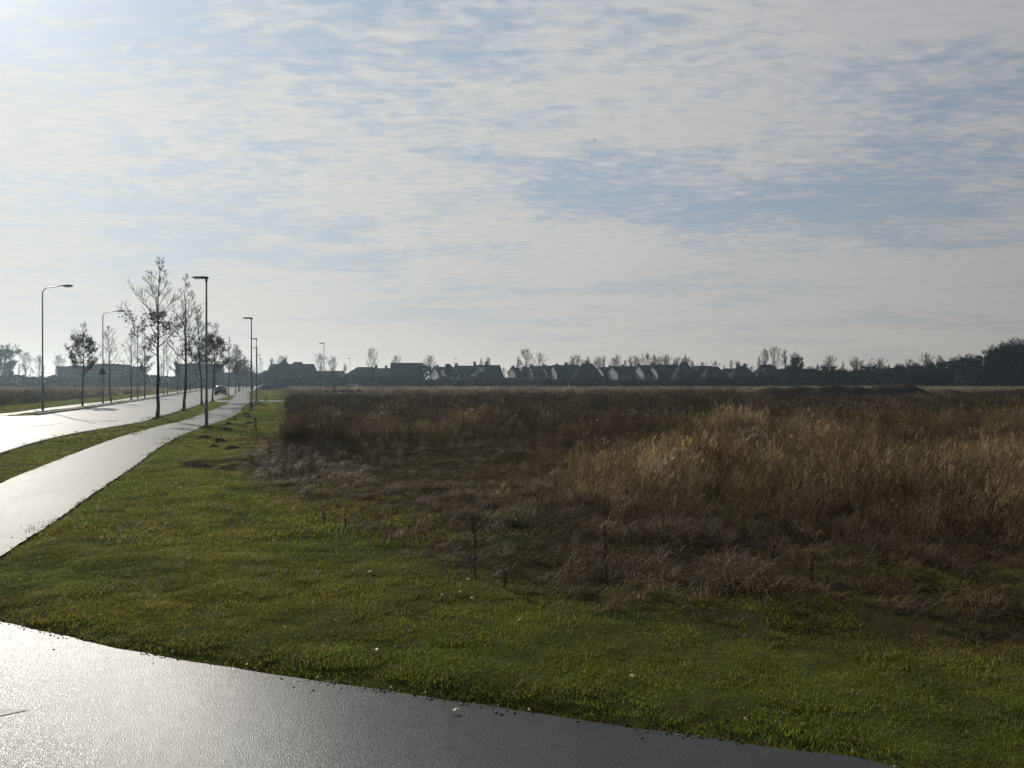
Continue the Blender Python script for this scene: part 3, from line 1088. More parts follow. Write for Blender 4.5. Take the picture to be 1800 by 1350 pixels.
def shared(mesh, mat):
    if mesh is not None and not mesh.materials:
        mesh.materials.append(mat)
    return mesh


def plant_tree(name, variant, label, cat, x, y, height, rz, group, wide=1.0, parts=('trunk', 'crown', 'leaves'), leaf_mat='oak_leaf'):
    tm, cm, lm, h0 = variant
    s = height / h0
    t = thing(name, label, cat, (x, y, -0.02), rz, group, (s * wide, s * wide, s))
    link(parts[0], shared(tm, M['bark']), None, t)
    link(parts[1], shared(cm, M['twig']), None, t)
    if lm is not None:
        link(parts[2], shared(lm, M[leaf_mat]), None, t)
    return t


OAK_A = (*grow_tree(21, 9.7, 0.38, 3.0, 25, up=0.3, sub=6, leafy=1.05, leaf_zone=(0.36, 0.66), leaf_size=0.14, trunk_r=0.105, angle=62, twig=0.010, shape='wide'), 9.7)
OAK_B = (*grow_tree(34, 10.4, 0.30, 2.9, 24, up=0.45, sub=6, leafy=0.7, leaf_zone=(0.3, 0.58), leaf_size=0.13, trunk_r=0.105, angle=54, twig=0.010, wob=0.07, shape='wide'), 10.4)
OAK_C = (*grow_tree(5, 8.0, 0.34, 2.0, 34, up=0.4, sub=5, leafy=2.2, leaf_zone=(0.3, 0.86), leaf_size=0.14, trunk_r=0.09, angle=60, twig=0.009), 8.0)
OAK_D = (*grow_tree(8, 8.0, 0.40, 2.0, 26, up=0.6, sub=5, leafy=0.12, leaf_zone=(0.4, 0.6), leaf_size=0.12, trunk_r=0.08, angle=50, twig=0.009), 8.0)
OAK_E = (*grow_tree(15, 8.6, 0.34, 2.0, 26, up=0.35, sub=6, leafy=1.2, leaf_zone=(0.3, 0.7), leaf_size=0.13, trunk_r=0.09, angle=58, twig=0.012), 8.6)

ORD = ['nearest', 'second nearest', 'third nearest', 'fourth nearest', 'fifth nearest', 'sixth nearest', 'seventh nearest', 'eighth nearest',
       'ninth nearest', 'tenth nearest', 'eleventh nearest', 'twelfth nearest', 'thirteenth nearest', 'fourteenth nearest', 'fifteenth nearest',
       'sixteenth nearest']
right_row = [(276.7, 736.7, OAK_A, 9.7, 1.0, 'with brown leaves low in its crown'), (323, 723, OAK_B, 10.5, 1.0, 'with a long bare leader'),
             (354.4, 713, OAK_E, 8.9, 1.0, 'half hidden behind the near path lamp'), (373.8, 706.7, OAK_C, 8.4, 1.05, 'full of brown leaves'),
             (401.8, 697.2, OAK_B, 8.8, 0.9, 'standing past the crossing'), (414.4, 691.6, OAK_E, 8.8, 1.0, 'in the distant row'),
             (419.5, 689.2, OAK_E, 9.2, 1.1, 'in the distant row')]
for k, (px, py, var, h, wd, extra) in enumerate(right_row):
    x, y = at(px, py)
    plant_tree('young_oak_tree', var, f'{ORD[k]} oak between road and cycle path, {extra}', 'tree', x, y, h, (0.0, 2.2, 4.0, 1.0, 0.5, 3.0, 5.0)[k],
               'young oaks between the road and the cycle path', wd)
for k in range(6):
    y = 178 + 19 * k
    x = -55.3 - (y - 161) * 0.30 - 0.4
    plant_tree('young_oak_tree', (OAK_E, OAK_B)[k % 2], f'{ORD[k + 7]} young oak between road and cycle path, a thin far trunk', 'tree', x, y, 9.0, k * 1.9,
               'young oaks between the road and the cycle path')
left_row = [(145, 713.8, OAK_C, 7.5, 0.95, 'with a dense cone of brown leaves'), (195.5, 707.3, OAK_D, 7.9, 1.0, 'bare and thin'),
            (230.4, 703, OAK_D, 8.2, 1.0, 'bare with an upright leader'), (254.4, 699.5, OAK_E, 8.0, 0.95, 'with a few leaves'),
            (294.4, 694.4, OAK_D, 8.0, 1.0, 'leaning slightly'), (311.8, 692.2, OAK_E, 8.0, 0.9, 'in front of the flat block'),
            (334, 689, OAK_D, 8.0, 1.0, 'seen between two nearer trunks'), (344, 687, OAK_E, 8.0, 1.0, 'far down the row')]
for k, (px, py, var, h, wd, extra) in enumerate(left_row):
    x, y = at(px, py)
    plant_tree('street_tree', var, f'{ORD[k]} young tree left of the main road, {extra}', 'tree', x, y, h, 0.7 + k * 1.7,
               'young trees on the left verge', wd)

# ------------------------------------------------------------------ lamps


def arm_lamp_meshes(H=9.3, reach=1.35):
    pole, head, lens, door = MB(), MB(), MB(), MB()
    pole.tube([(0, 0, -0.1), (0, 0, 1.35)], 0.085, 10)
    pole.tube([(0, 0, 1.35), (0, 0, 1.45), (0, 0, 3.2)], [0.085, 0.068, 0.064], 10)
    P = [(0, 0, 3.2), (0, 0, H - 0.55)]
    for i in range(1, 7):
        a = R(15 * i)
        P.append((0.5 * (1 - math.cos(a)), 0, H - 0.55 + 0.5 * math.sin(a)))
    P += [(reach * 0.7, 0, H + 0.0), (reach, 0, H + 0.05)]
    pole.tube(P, [0.055, 0.045] + [0.038] * 6 + [0.034, 0.032], 8)
    L = 0.95
    sec = [(-0.1, 0.035, 0.03, 0.0), (0.05, 0.05, 0.04, 0.0), (0.3, 0.13, 0.085, 0.015), (0.65, 0.16, 0.1, 0.02), (0.88, 0.13, 0.075, 0.01), (L, 0.05, 0.03, 0.0)]
    vs_, fs_ = [], []
    n = 10
    for (u, w, hh, dz) in sec:
        for k in range(n):
            a = 2 * math.pi * k / n
            zz_ = math.sin(a) * hh
            vs_.append((reach + u, math.cos(a) * w, H + 0.06 + dz + (zz_ if zz_ > 0 else zz_ * 0.55)))
    for i in range(len(sec) - 1):
        for k in range(n):
            fs_.append((i * n + k, i * n + (k + 1) % n, (i + 1) * n + (k + 1) % n, (i + 1) * n + k))
    fs_ += [tuple(range(n - 1, -1, -1)), tuple((len(sec) - 1) * n + k for k in range(n))]
    head.add(vs_, fs_)
    lens.box(reach + 0.3, reach + 0.8, -0.1, 0.1, H - 0.03, H + 0.012)
    door.box(-0.03, 0.03, -0.092, -0.08, 0.5, 0.95)
    return pole.mesh('pole', True), head.mesh('lamp_head', True), lens.mesh('lens'), door.mesh('service_door')


def path_lamp_meshes(H=7.05):
    pole, head, lens, door = MB(), MB(), MB(), MB()
    pole.tube([(0, 0, -0.1), (0, 0, 1.3)], 0.075, 10)
    pole.tube([(0, 0, 1.3), (0, 0, 1.4), (0, 0, H)], [0.075, 0.06, 0.042], 10)
    head.tube([(0, 0, H - 0.16), (0, 0, H + 0.02)], 0.055, 8)
    sec = [(0.09, 0.055, 0.075), (0.0, 0.075, 0.085), (-0.2, 0.1, 0.08), (-0.5, 0.105, 0.062), (-0.68, 0.085, 0.04), (-0.74, 0.04, 0.016)]
    vs_, fs_ = [], []
    n = 8
    for (u, w, hh) in sec:
        for k in range(n):
            a = 2 * math.pi * (k + 0.5) / n
            vs_.append((u, math.cos(a) * w, H + 0.0 - u * 0.07 + math.sin(a) * hh * (1 if math.sin(a) > 0 else 0.5)))
    for i in range(len(sec) - 1):
        for k in range(n):
            fs_.append((i * n + k, i * n + (k + 1) % n, (i + 1) * n + (k + 1) % n, (i + 1) * n + k))
    fs_ += [tuple(range(n - 1, -1, -1)), tuple((len(sec) - 1) * n + k for k in range(n))]
    head.add(vs_, fs_)
    lens.box(-0.6, -0.2, -0.07, 0.07, H - 0.028, H + 0.0)
    door.box(-0.025, 0.025, -0.083, -0.07, 0.5, 0.95)
    return pole.mesh('pole', True), head.mesh('lamp_head', True), lens.mesh('lens'), door.mesh('service_door')


ARM, PLAMP = arm_lamp_meshes(), path_lamp_meshes()


def put_lamp(name, meshes, label, x, y, h, h0, rz, group, pole_mat='lamp_metal'):
    s = h / h0
    t = thing(name, label, 'street lamp', (x, y, 0), rz, group, (s, s, s))
    for nm, m, mt in zip(('pole', 'lamp_head', 'lens', 'service_door'), meshes, (pole_mat, 'lamp_dark', 'lens', 'lamp_dark')):
        link(nm, shared(m, M[mt]), None, t)
    return t


for k, (px, py, h) in enumerate([(75, 722, 9.45), (181, 709.6, 9.15), (242, 701.8, 9.0), (287.8, 695.5, 9.0), (318, 690.5, 9.0)]):
    x, y = at(px, py)
    put_lamp('street_lamp', ARM, f'{ORD[k]} curved-arm street lamp on the verge left of the main road', x, y, h, 9.3, R(0 if k < 1 else -4),
             'curved-arm street lamps along the main road')
pl = [at(363, 753.5), at(442, 723), at(450.7, 706.7), (-36.8, 115), (-46.2, 146), (-54.4, 173), (-66.3, 212), (-78, 245)]
for k, (x, y) in enumerate(pl):
    put_lamp('path_lamp', PLAMP, f'{ORD[k]} straight grey lamp post with flat head beside the cycle path', x, y,
             (7.2, 6.95, 6.75, 7, 7, 7, 7, 7)[k], 7.05, R(-8), 'flat-headed lamp posts along the cycle path')
for k, (px, Y, h, rz, where) in enumerate([(569.5, 144, 9.0, 180, 'over the field, left of a bare tree'), (615, 212, 8.2, 180, 'beyond the parked silver car'),
                                           (799.5, 262, 9.6, 0, 'behind the steep gable roofs'), (1003, 268, 9.2, 0, 'above the pale gable terrace'),
                                           (1531, 236, 8.6, 0, 'in front of the low wood'), (1637, 240, 8.2, 180, 'before the wood, left of its taller trees'),
                                           (1682, 225, 8.0, 0, 'close to the tall dark wood at right')]):
    put_lamp('street_lamp', PLAMP, f'distant thin street lamp {where}', (px - 900) / F_PX * Y, Y, h, 7.05, R(180 - rz + 5), 'distant street lamps')

# triangular warning sign, seen from behind on the second left lamp
x, y = at(181, 709.6)
sg = thing('warning_sign', 'dark triangular traffic sign seen from behind, high on second lamp post', 'traffic sign', (x, y, 0))
zc = 2.3 + (669 - 653) / F_PX * y
mb = MB().prism([(-0.42, zc - 0.3), (0.42, zc - 0.3), (0.05, zc + 0.44), (-0.05, zc + 0.44)], 'y', -0.13, -0.11)
mb.build('sign_plate', M['lamp_dark'], sg)
MB().box(-0.3, 0.3, -0.11, -0.06, zc - 0.12, zc - 0.08).build('bracket', M['lamp_metal'], sg)
MB().prism([(-0.36, zc - 0.26), (0.36, zc - 0.26), (0.0, zc + 0.38)], 'y', -0.108, -0.104).build('sign_face', M['white'], sg)

# ------------------------------------------------------------------ cars


def car(name, label, x, y, rz, paint, L=4.0, Wd=1.68, H=1.48):
    t = thing(name, label, 'car', (x, y, 0.0), rz)
    # stations along the length (front is +y): y, half width low, half width belt, half width roof, z belt, z roof
    st = [(-L / 2, 0.70, 0.66, 0.60, 0.80, 0.84), (-L / 2 + 0.12, 0.80, 0.80, 0.62, 0.93, 1.02), (-L / 2 + 0.55, 0.83, 0.83, 0.58, 0.95, H - 0.08),
          (-0.35, 0.84, 0.84, 0.60, 0.95, H), (0.35, 0.84, 0.84, 0.59, 0.94, H - 0.03), (1.15, 0.84, 0.83, 0.66, 0.92, 0.98),
          (L / 2 - 0.2, 0.80, 0.78, 0.64, 0.78, 0.83), (L / 2, 0.68, 0.66, 0.55, 0.60, 0.65)]
    k = Wd / 1.68
    V, Fc = [], []
    for (yy, a, b, c, zb, zr) in st:
        ring = [(-a * 0.93, 0.22), (-a, 0.42), (-b, zb), (-c, zr - 0.06), (-c * 0.82, zr), (c * 0.82, zr), (c, zr - 0.06), (b, zb), (a, 0.42), (a * 0.93, 0.22)]
        V += [(p * k, yy, q_) for p, q_ in ring]
    n = 10
    for i in range(len(st) - 1):
        for j in range(n):
            Fc.append((i * n + j, i * n + (j + 1) % n, (i + 1) * n + (j + 1) % n, (i + 1) * n + j))
    Fc += [tuple(range(n)), tuple((len(st) - 1) * n + j for j in range(n - 1, -1, -1))]
    MB().add(V, Fc).build('body', M[paint], t, True)
    def quad(nm, p, mat='glass', off=(0, 0, 0)):
        p = [Vector(a) for a in p]
        nrm = (p[1] - p[0]).cross(p[3] - p[0]).normalized()
        a = [v + nrm * 0.012 for v in p] + [v - nrm * 0.02 for v in p]
        return MB().add(a, [(0, 1, 2, 3), (7, 6, 5, 4), (0, 4, 5, 1), (1, 5, 6, 2), (2, 6, 7, 3), (3, 7, 4, 0)]).build(nm, M[mat], t)
    yb = -L / 2
    quad('rear_window', [(-0.54 * k, yb + 0.19, 1.06), (0.54 * k, yb + 0.19, 1.06), (0.48 * k, yb + 0.5, H - 0.14), (-0.48 * k, yb + 0.5, H - 0.14)])
    quad('windscreen', [(0.6 * k, 1.08, 1.02), (-0.6 * k, 1.08, 1.02), (-0.5 * k, 0.45, H - 0.08), (0.5 * k, 0.45, H - 0.08)])
    for s in (-1, 1):
        for (y0, y1) in ((yb + 0.6, -0.4), (-0.3, 0.75)):
            p = [(s * 0.815 * k, y1, 0.98), (s * 0.815 * k, y0, 0.98), (s * 0.63 * k, y0 + 0.05, H - 0.12), (s * 0.63 * k, min(y1, 0.4), H - 0.12)]
            quad('side_window', p if s > 0 else p[::-1])
        for yy in (yb + 0.68, L / 2 - 0.75):
            w = MB().tube([(s * (0.62) * k, yy, 0.31), (s * 0.845 * k, yy, 0.31)], 0.31, 18).build('wheel', M['tyre'], t)
            MB().tube([(s * 0.84 * k, yy, 0.31), (s * 0.852 * k, yy, 0.31)], 0.19, 14).build('rim', M['rim'], w)
        MB().box(min(s * 0.6, s * 0.79) * k, max(s * 0.6, s * 0.79) * k, yb + 0.02, yb + 0.1, 0.68, 0.9).build('tail_light', M['tail'], t)
        MB().box(min(s * 0.45, s * 0.66) * k, max(s * 0.45, s * 0.66) * k, L / 2 - 0.12, L / 2 - 0.02, 0.55, 0.66).build('head_light', M['head'], t)
        MB().box(min(s * 0.86, s * 1.0) * k, max(s * 0.86, s * 1.0) * k, 0.62, 0.72, 0.93, 1.06).build('mirror', M[paint], t)
    MB().box(-0.72 * k, 0.72 * k, yb - 0.05, yb + 0.1, 0.3, 0.52).build('bumper', M['lamp_dark'], t)
    MB().box(-0.26, 0.26, yb - 0.063, yb - 0.05, 0.37, 0.48).build('number_plate', M['plate'], t)
    return t


car('hatchback_car', 'dark hatchback driving away on the main road with light on its roof edge', -45.9, 125.5, R(17), 'car_dark', 3.9, 1.7, 1.52)
car('side_street_car', 'dark car standing at the far end of the lawn strip', -57.0, 183.0, R(118), 'car_dark', 4.2, 1.72, 1.46)
car('silver_car', 'silver car half hidden by field grass, only its roof arch showing', -37.0, 181.5, R(92), 'car_silver', 4.1, 1.7, 1.52)

# ------------------------------------------------------------------ barrier, posts
bx0 = at(570, 700)[0]
t = thing('road_barrier', 'low red and white board barrier closing off the field in the distance', 'barrier', (-24.5, 104, 0), R(1))
for zb in (0.40, 0.84):
    for k in range(9):
        MB().box(k * 0.53, k * 0.53 + 0.525, -0.02, 0.02, zb, zb + 0.22).build('board', M['red' if k % 2 == 0 else 'white'], t)
for k in range(4):
    MB().box(0.25 + k * 1.4, 0.33 + k * 1.4, 0.025, 0.1, -0.1, 1.12).build('post', M['post_wood'], t)
t = thing('marker_post', 'dark square post standing just behind the board barrier', 'post', ((588.5 - 900) / F_PX * 126, 126, 0))
MB().box(-0.11, 0.11, -0.08, 0.08, -0.1, 1.2).build('shaft', M['lamp_dark'], t)
MB().box(-0.16, 0.16, -0.13, 0.13, 1.2, 1.6).build('cap', M['lamp_dark'], t)
x, y = at(448.5, 758)
t = thing('wooden_stake', 'short grey wooden stake at the lawn border beside dead weeds', 'post', (x, y, 0))
MB().tube([(0, 0, -0.1), (0.01, 0, 0.62), (0.015, 0, 0.66)], [0.06, 0.058, 0.03], 8).build('shaft', M['post_wood'], t)
MB().tube([(0.004, 0, 0.5), (0.006, 0, 0.54)], 0.064, 8).build('band', M['lamp_metal'], t)
x, y = at(467.5, 706)
t = thing('path_bollard', 'slim dark bollard beside the crossing path in the distance', 'bollard', (x, y, 0))
MB().tube([(0, 0, -0.1), (0, 0, 0.75), (0, 0, 0.82)], [0.06, 0.055, 0.03], 8).build('shaft', M['lamp_dark'], t)
MB().tube([(0, 0, 0.6), (0, 0, 0.68)], 0.062, 8).build('reflector_band', M['white'], t)
t = thing('white_marker_post', 'small white marker post at the far edge of the field', 'post', ((1000 - 900) / F_PX * 190, 190, 0))
MB().box(-0.12, 0.12, -0.05, 0.05, -0.1, 1.75).build('shaft', M['render_white'], t)
MB().box(-0.13, 0.13, -0.056, 0.056, 1.3, 1.5).build('reflector_band', M['lamp_dark'], t)

# ------------------------------------------------------------------ houses


def house(label, px0, px1, Y, ridge_py, eave_z, D=8.5, kind='side', rot=0.0, wall='brick', roof='tiles', chim=(), sky=(), hip=0.0, gable=None,
          dormer=None, name='house', wins=4, door=True, group=None):
    ppm = Y / F_PX
    Wd = (px1 - px0) * ppm / max(0.5, math.cos(rot))
    cx = ((px0 + px1) / 2 - 900) * ppm
    rz_ = CAM_H + (HORIZON - ridge_py) * ppm
    ez = eave_z
    t = thing(name, label, 'house', (cx, Y + D / 2, -0.08), rot, group)
    a, b = Wd / 2, D / 2
    ov, th = 0.35, 0.18
    wa = MB().box(-a, a, -b, b, 0, ez).build('wall', M[wall], t)
    if kind == 'side':
        r = MB()
        hi = hip * a
        if hip > 0:
            P = [(-a - ov, -b - ov, ez - 0.1), (a + ov, -b - ov, ez - 0.1), (a + ov, b + ov, ez - 0.1), (-a - ov, b + ov, ez - 0.1), (-a + hi, 0, rz_), (a - hi, 0, rz_)]
            r.add(P, [(0, 1, 5, 4), (2, 3, 4, 5), (1, 2, 5), (3, 0, 4), (3, 2, 1, 0)])
            # ridge capping
            r.box(-a + hi, a - hi, -0.1, 0.1, rz_ - 0.06, rz_ + 0.06)
        else:
            sl = (rz_ - ez) / b
            prof = [(-b - ov, ez - sl * ov), (0, rz_), (b + ov, ez - sl * ov), (b + ov, ez - sl * ov + th), (0, rz_ + th), (-b - ov, ez - sl * ov + th)]
            r.prism(prof, 'x', -a - 0.2, a + 0.2)
            r.box(-a - 0.2, a + 0.2, -0.12, 0.12, rz_ + th * 0.6, rz_ + th + 0.05)
            for s in (-1, 1):
                MB().prism([(-b, ez), (b, ez), (0, rz_ - 0.02)], 'x', s * a - 0.15 * s, s * a).build('gable', M[gable or wall], t)
        rf = r.build('roof', M[roof], t)
        if gable and hip == 0:
            for s in (-1, 1):
                MB().box(min(s * a, s * (a + 0.02)), max(s * a, s * (a + 0.02)), -b + 0.002, b - 0.002, 0.3, ez).build('gable_wall', M[gable], t)
        fx = lambda u, v: (-a + u * 2 * a, -b * (1 - v), ez + (rz_ - ez) * v)
    else:
        r = MB()
        sl = (rz_ - ez) / a
        prof = [(-a - ov, ez - sl * ov), (0, rz_), (a + ov, ez - sl * ov), (a + ov, ez - sl * ov + th), (0, rz_ + th), (-a - ov, ez - sl * ov + th)]
        r.prism(prof, 'y', -b - 0.2, b + 0.2)
        r.box(-0.12, 0.12, -b - 0.2, b + 0.2, rz_ + th * 0.6, rz_ + th + 0.05)
        rf = r.build('roof', M[roof], t)
        for s in (-1, 1):
            MB().prism([(-a, ez), (a, ez), (0, rz_ - 0.02)], 'y', s * b - 0.15 * s, s * b).build('gable', M[gable or wall], t)
    for (u, dz) in chim:
        cxx = -a + u * 2 * a
        zc_ = rz_ if kind == 'side' else ez + (rz_ - ez) * (1 - abs(cxx) / a)
        c = MB().box(cxx - 0.42, cxx + 0.42, -0.35, 0.35, zc_ - 1.2, zc_ + dz)
        c.box(cxx - 0.48, cxx + 0.48, -0.41, 0.41, zc_ + dz, zc_ + dz + 0.12)
        ch = c.build('chimney', M['brick'], rf)
        MB().tube([(cxx, 0, zc_ + dz + 0.1), (cxx, 0, zc_ + dz + 0.4)], 0.14, 8).build('chimney_pot', M['tiles'], ch)
    for (u, v, w, h) in sky:
        if kind == 'side':
            p0, p1 = fx(u, v), fx(u, v + h)
            tilt = Vector((0, b, rz_ - ez)).normalized()
            nrm = Vector((0, -(rz_ - ez), b)).normalized()
            o = Vector(p0) + nrm * (th + 0.02)
            e1, e2 = Vector((w, 0, 0)), tilt * (Vector(p1) - Vector(p0)).length
            pts = [o, o + e1, o + e1 + e2, o + e2]
        else:
            s = -1
            x0, x1 = -a * (1 - v), -a * (1 - v - h)
            y0 = -b + u * 2 * b
            nrm = Vector((-(rz_ - ez), 0, a)).normalized()
            f = lambda x_, y_: Vector((x_, y_, ez + (rz_ - ez) * (1 - abs(x_) / a))) + nrm * (th + 0.02)
            pts = [f(x0, y0), f(x1, y0), f(x1, y0 + w), f(x0, y0 + w)]
        q8 = [p + nrm * 0.03 for p in pts] + [p - nrm * 0.1 for p in pts]
        MB().add(q8, [(0, 1, 2, 3), (7, 6, 5, 4), (0, 4, 5, 1), (1, 5, 6, 2), (2, 6, 7, 3), (3, 7, 4, 0)]).build('skylight', M['skylight'], rf)
    if dormer:
        for u in dormer:
            p = fx(u, 0.25)
            d = MB().box(p[0] - 1.1, p[0] + 1.1, p[1] - 0.1, p[1] + 2.2, p[2] - 0.1, p[2] + 1.5)
            d.prism([(p[0] - 1.3, p[2] + 1.5), (p[0] + 1.3, p[2] + 1.5), (p[0], p[2] + 2.1)], 'y', p[1] - 0.3, p[1] + 2.6)
            dm = d.build('dormer', M['render_white'] if gable else M[wall], rf)
            MB().box(p[0] - 0.85, p[0] + 0.85, p[1] - 0.13, p[1] - 0.102, p[2] + 0.2, p[2] + 1.3).build('pane', M['glass'], dm)
    rows = [(0.9, 2.2)] if ez < 4.4 else [(0.9, 2.2), (3.4, 4.6)]
    if kind == 'front' and ez < 4.4:
        rows.append((ez + 0.3, ez + 1.5))
    for (z0, z1) in rows:
        n = wins if z0 < ez else 1
        for k in range(n):
            if door and z0 < 1 and k == n - 1:
                continue
            u = (k + 0.5) / n
            xx = -a + u * 2 * a
            w2 = min(0.7, a / n * 0.55)
            wn = MB().box(xx - w2, xx + w2, -b - 0.05, -b - 0.002, z0, z1).build('window', M['frame_white'], t)
            MB().box(xx - w2 + 0.09, xx + w2 - 0.09, -b - 0.06, -b - 0.052, z0 + 0.09, z1 - 0.09).build('pane', M['glass'], wn)
    if door:
        xx = -a + (wins - 0.5) / wins * 2 * a
        dr = MB().box(xx - 0.5, xx + 0.5, -b - 0.06, -b - 0.002, 0.0, 2.15).build('door', M['door'], t)
        MB().box(xx + 0.36, xx + 0.42, -b - 0.1, -b - 0.062, 1.0, 1.14).build('handle', M['rim'], dr)
    return t


G = 'houses beyond the field'
house('low dark house end sloping down behind the row of path lamps', 443, 476, 262, 650.5, 3.0, 9, 'side', 0.0, 'brick', 'tiles', hip=0.9, wins=3, group=G)
house('dark house with bright skylights on its left roof slope', 462, 520, 240, 634.5, 3.2, 11, 'front', 0.18, 'brick', 'tiles', chim=((0.52, 0.9),),
      sky=((0.03, 0.22, 1.6, 0.16), (0.03, 0.62, 1.6, 0.2), (0.5, 0.25, 1.6, 0.14), (0.52, 0.65, 1.2, 0.18)), group=G)
house('wide dark house with straight ridge behind the skylight house', 470, 512, 262, 640, 5.2, 9, 'side', 0.0, 'brick', 'tiles', wins=4, group=G)
house('dark hipped house right of the skylight roof with a stepped ridge', 500, 532, 250, 635.5, 4.5, 10, 'side', 0.0, 'brick', 'tiles', hip=0.55, group=G)
house('plain dark house whose ridge ends in a steep right edge', 520, 545, 256, 640, 4.8, 9, 'side', 0.0, 'brick', 'tiles', wins=3, group=G)
house('long low roof between the dark houses and a bare tree', 540, 598, 268, 652.5, 2.7, 9, 'side', 0.0, 'brick_pale', 'tiles_red', wins=5, group=G)
house('broad hipped house left of the tallest plain roof, two chimneys', 606, 668, 262, 644.5, 4.2, 10, 'side', 0.0, 'brick', 'tiles', hip=0.55, chim=((0.82, 0.5),), group=G)
house('small linking house with chimney left of the big plain roof', 655, 686, 268, 647.5, 4.0, 9, 'side', 0.0, 'brick', 'tiles', chim=((0.65, 0.9),), wins=3, group=G)
house('tall house with one large plain dark roof and pale left gable', 684, 739, 246, 638, 3.4, 9.5, 'side', 0.10, 'brick_pale', 'tiles', gable='render_white', wins=5, group=G)
house('narrow house with white left gable behind garden trees', 762, 786, 262, 645, 4.6, 8, 'side', 0.45, 'brick_pale', 'tiles', gable='render_white', chim=((0.2, 0.6),), wins=2, group=G)
house('second narrow white gabled house by the dark evergreen', 776, 797, 258, 647, 4.6, 8, 'side', 0.45, 'render_white', 'tiles', gable='render_white', wins=2, group=G)
house('house with chimney on its left ridge end and white gable', 799, 830, 262, 643, 4.8, 8.5, 'side', 0.4, 'brick_pale', 'tiles', gable='render_white', chim=((0.06, 0.8),), wins=3, group=G)
house('large dark roofed house with two chimneys and shiny roof windows', 826, 884, 248, 641, 3.0, 10, 'side', 0.0, 'brick', 'tiles', hip=0.18, chim=((0.12, 0.9), (0.48, 0.9)),
      sky=((0.02, 0.1, 2.0, 0.22), (0.16, 0.35, 1.0, 0.2), (0.24, 0.45, 2.0, 0.38)), group=G)
house('low dark shed roof in front of the pale gable terrace', 876, 912, 240, 664.5, 1.9, 6, 'side', 0.0, 'brick', 'tiles', wins=3, group=G)
for k, (a0, a1, rp, ch, nm) in enumerate([(899, 934, 646, (0.08, 0.6), 'leftmost'), (932, 957, 643.5, (0.1, 0.6), 'second'), (955, 975, 643, (0.1, 0.5), 'third'),
                                          (973, 997, 642, (0.3, 0.5), 'fourth'), (995, 1018, 641, (0.05, 0.7), 'rightmost')]):
    house(f'{nm} house of the terrace with pale steep gables', a0, a1, (268, 264, 263, 258, 259)[k], rp, 4.9, 8, 'side', (0.34, 0.22, 0.3, 0.26, 0.36)[k], 'brick_pale', 'tiles', gable='gable_pale', chim=(ch,),
          wins=3, dormer=(0.5,) if k == 0 else None, group=G)
house('dark hipped house with one central chimney right of the terrace', 1010, 1060, 246, 638, 3.2, 11, 'side', 0.0, 'brick', 'tiles', hip=0.62, chim=((0.5, 0.7),), dormer=(0.62,), group=G)
for k, (a0, a1, rp, ch, nm) in enumerate([(1056, 1080, 645.5, (0.8, 0.7), 'first'), (1078, 1103, 644, (0.8, 0.5), 'second'), (1101, 1127, 644, (0.97, 0.8), 'third'),
                                          (1125, 1151, 642, (0.96, 0.6), 'fourth'), (1150, 1196, 641, (0.02, 0.6), 'fifth')]):
    house(f'{nm} house of the dark row between the two hipped roofs', a0, a1, (268, 262, 264, 259, 256)[k], rp, 4.8, 8.5, 'side', (0.2, 0.34, 0.16, 0.28, 0.22)[k], 'brick_pale' if k % 2 else 'brick', 'tiles',
          gable='gable_pale', chim=(ch,), wins=3, group=G)
house('dark steep hipped house with a dormer and a glinting skylight', 1190, 1228, 244, 637.5, 3.0, 11, 'side', 0.0, 'brick', 'tiles', hip=0.66, chim=((0.45, 0.5),), dormer=(0.6,),
      sky=((0.06, 0.4, 0.9, 0.25),), group=G)
house('dark house with a small bright roof window beside the steep hip', 1224, 1256, 258, 643.5, 4.2, 9, 'side', 0.0, 'brick', 'tiles', sky=((0.08, 0.6, 0.8, 0.3),), wins=3, group=G)
house('pale hipped bungalow with a wide left slope', 1240, 1284, 248, 644, 2.6, 11, 'side', 0.0, 'brick_pale', 'tiles_red', hip=0.58, group=G)
house('low ridge house between two hipped roofs', 1278, 1306, 262, 648, 3.6, 9, 'side', 0.0, 'brick', 'tiles', wins=3, group=G)
house('hipped house with two chimneys close together', 1288, 1336, 250, 642.5, 2.8, 11, 'side', 0.0, 'brick', 'tiles', hip=0.68, chim=((0.36, 0.6), (0.62, 0.6)), group=G)
house('rightmost hipped house before the wood begins', 1332, 1384, 246, 640, 2.9, 11, 'side', 0.0, 'brick', 'tiles', hip=0.6, dormer=(0.35,), group=G)
house('low roof between the last hipped house and the wood', 1378, 1432, 262, 648.5, 2.8, 9, 'side', 0.0, 'brick', 'tiles_red', wins=4, group=G)


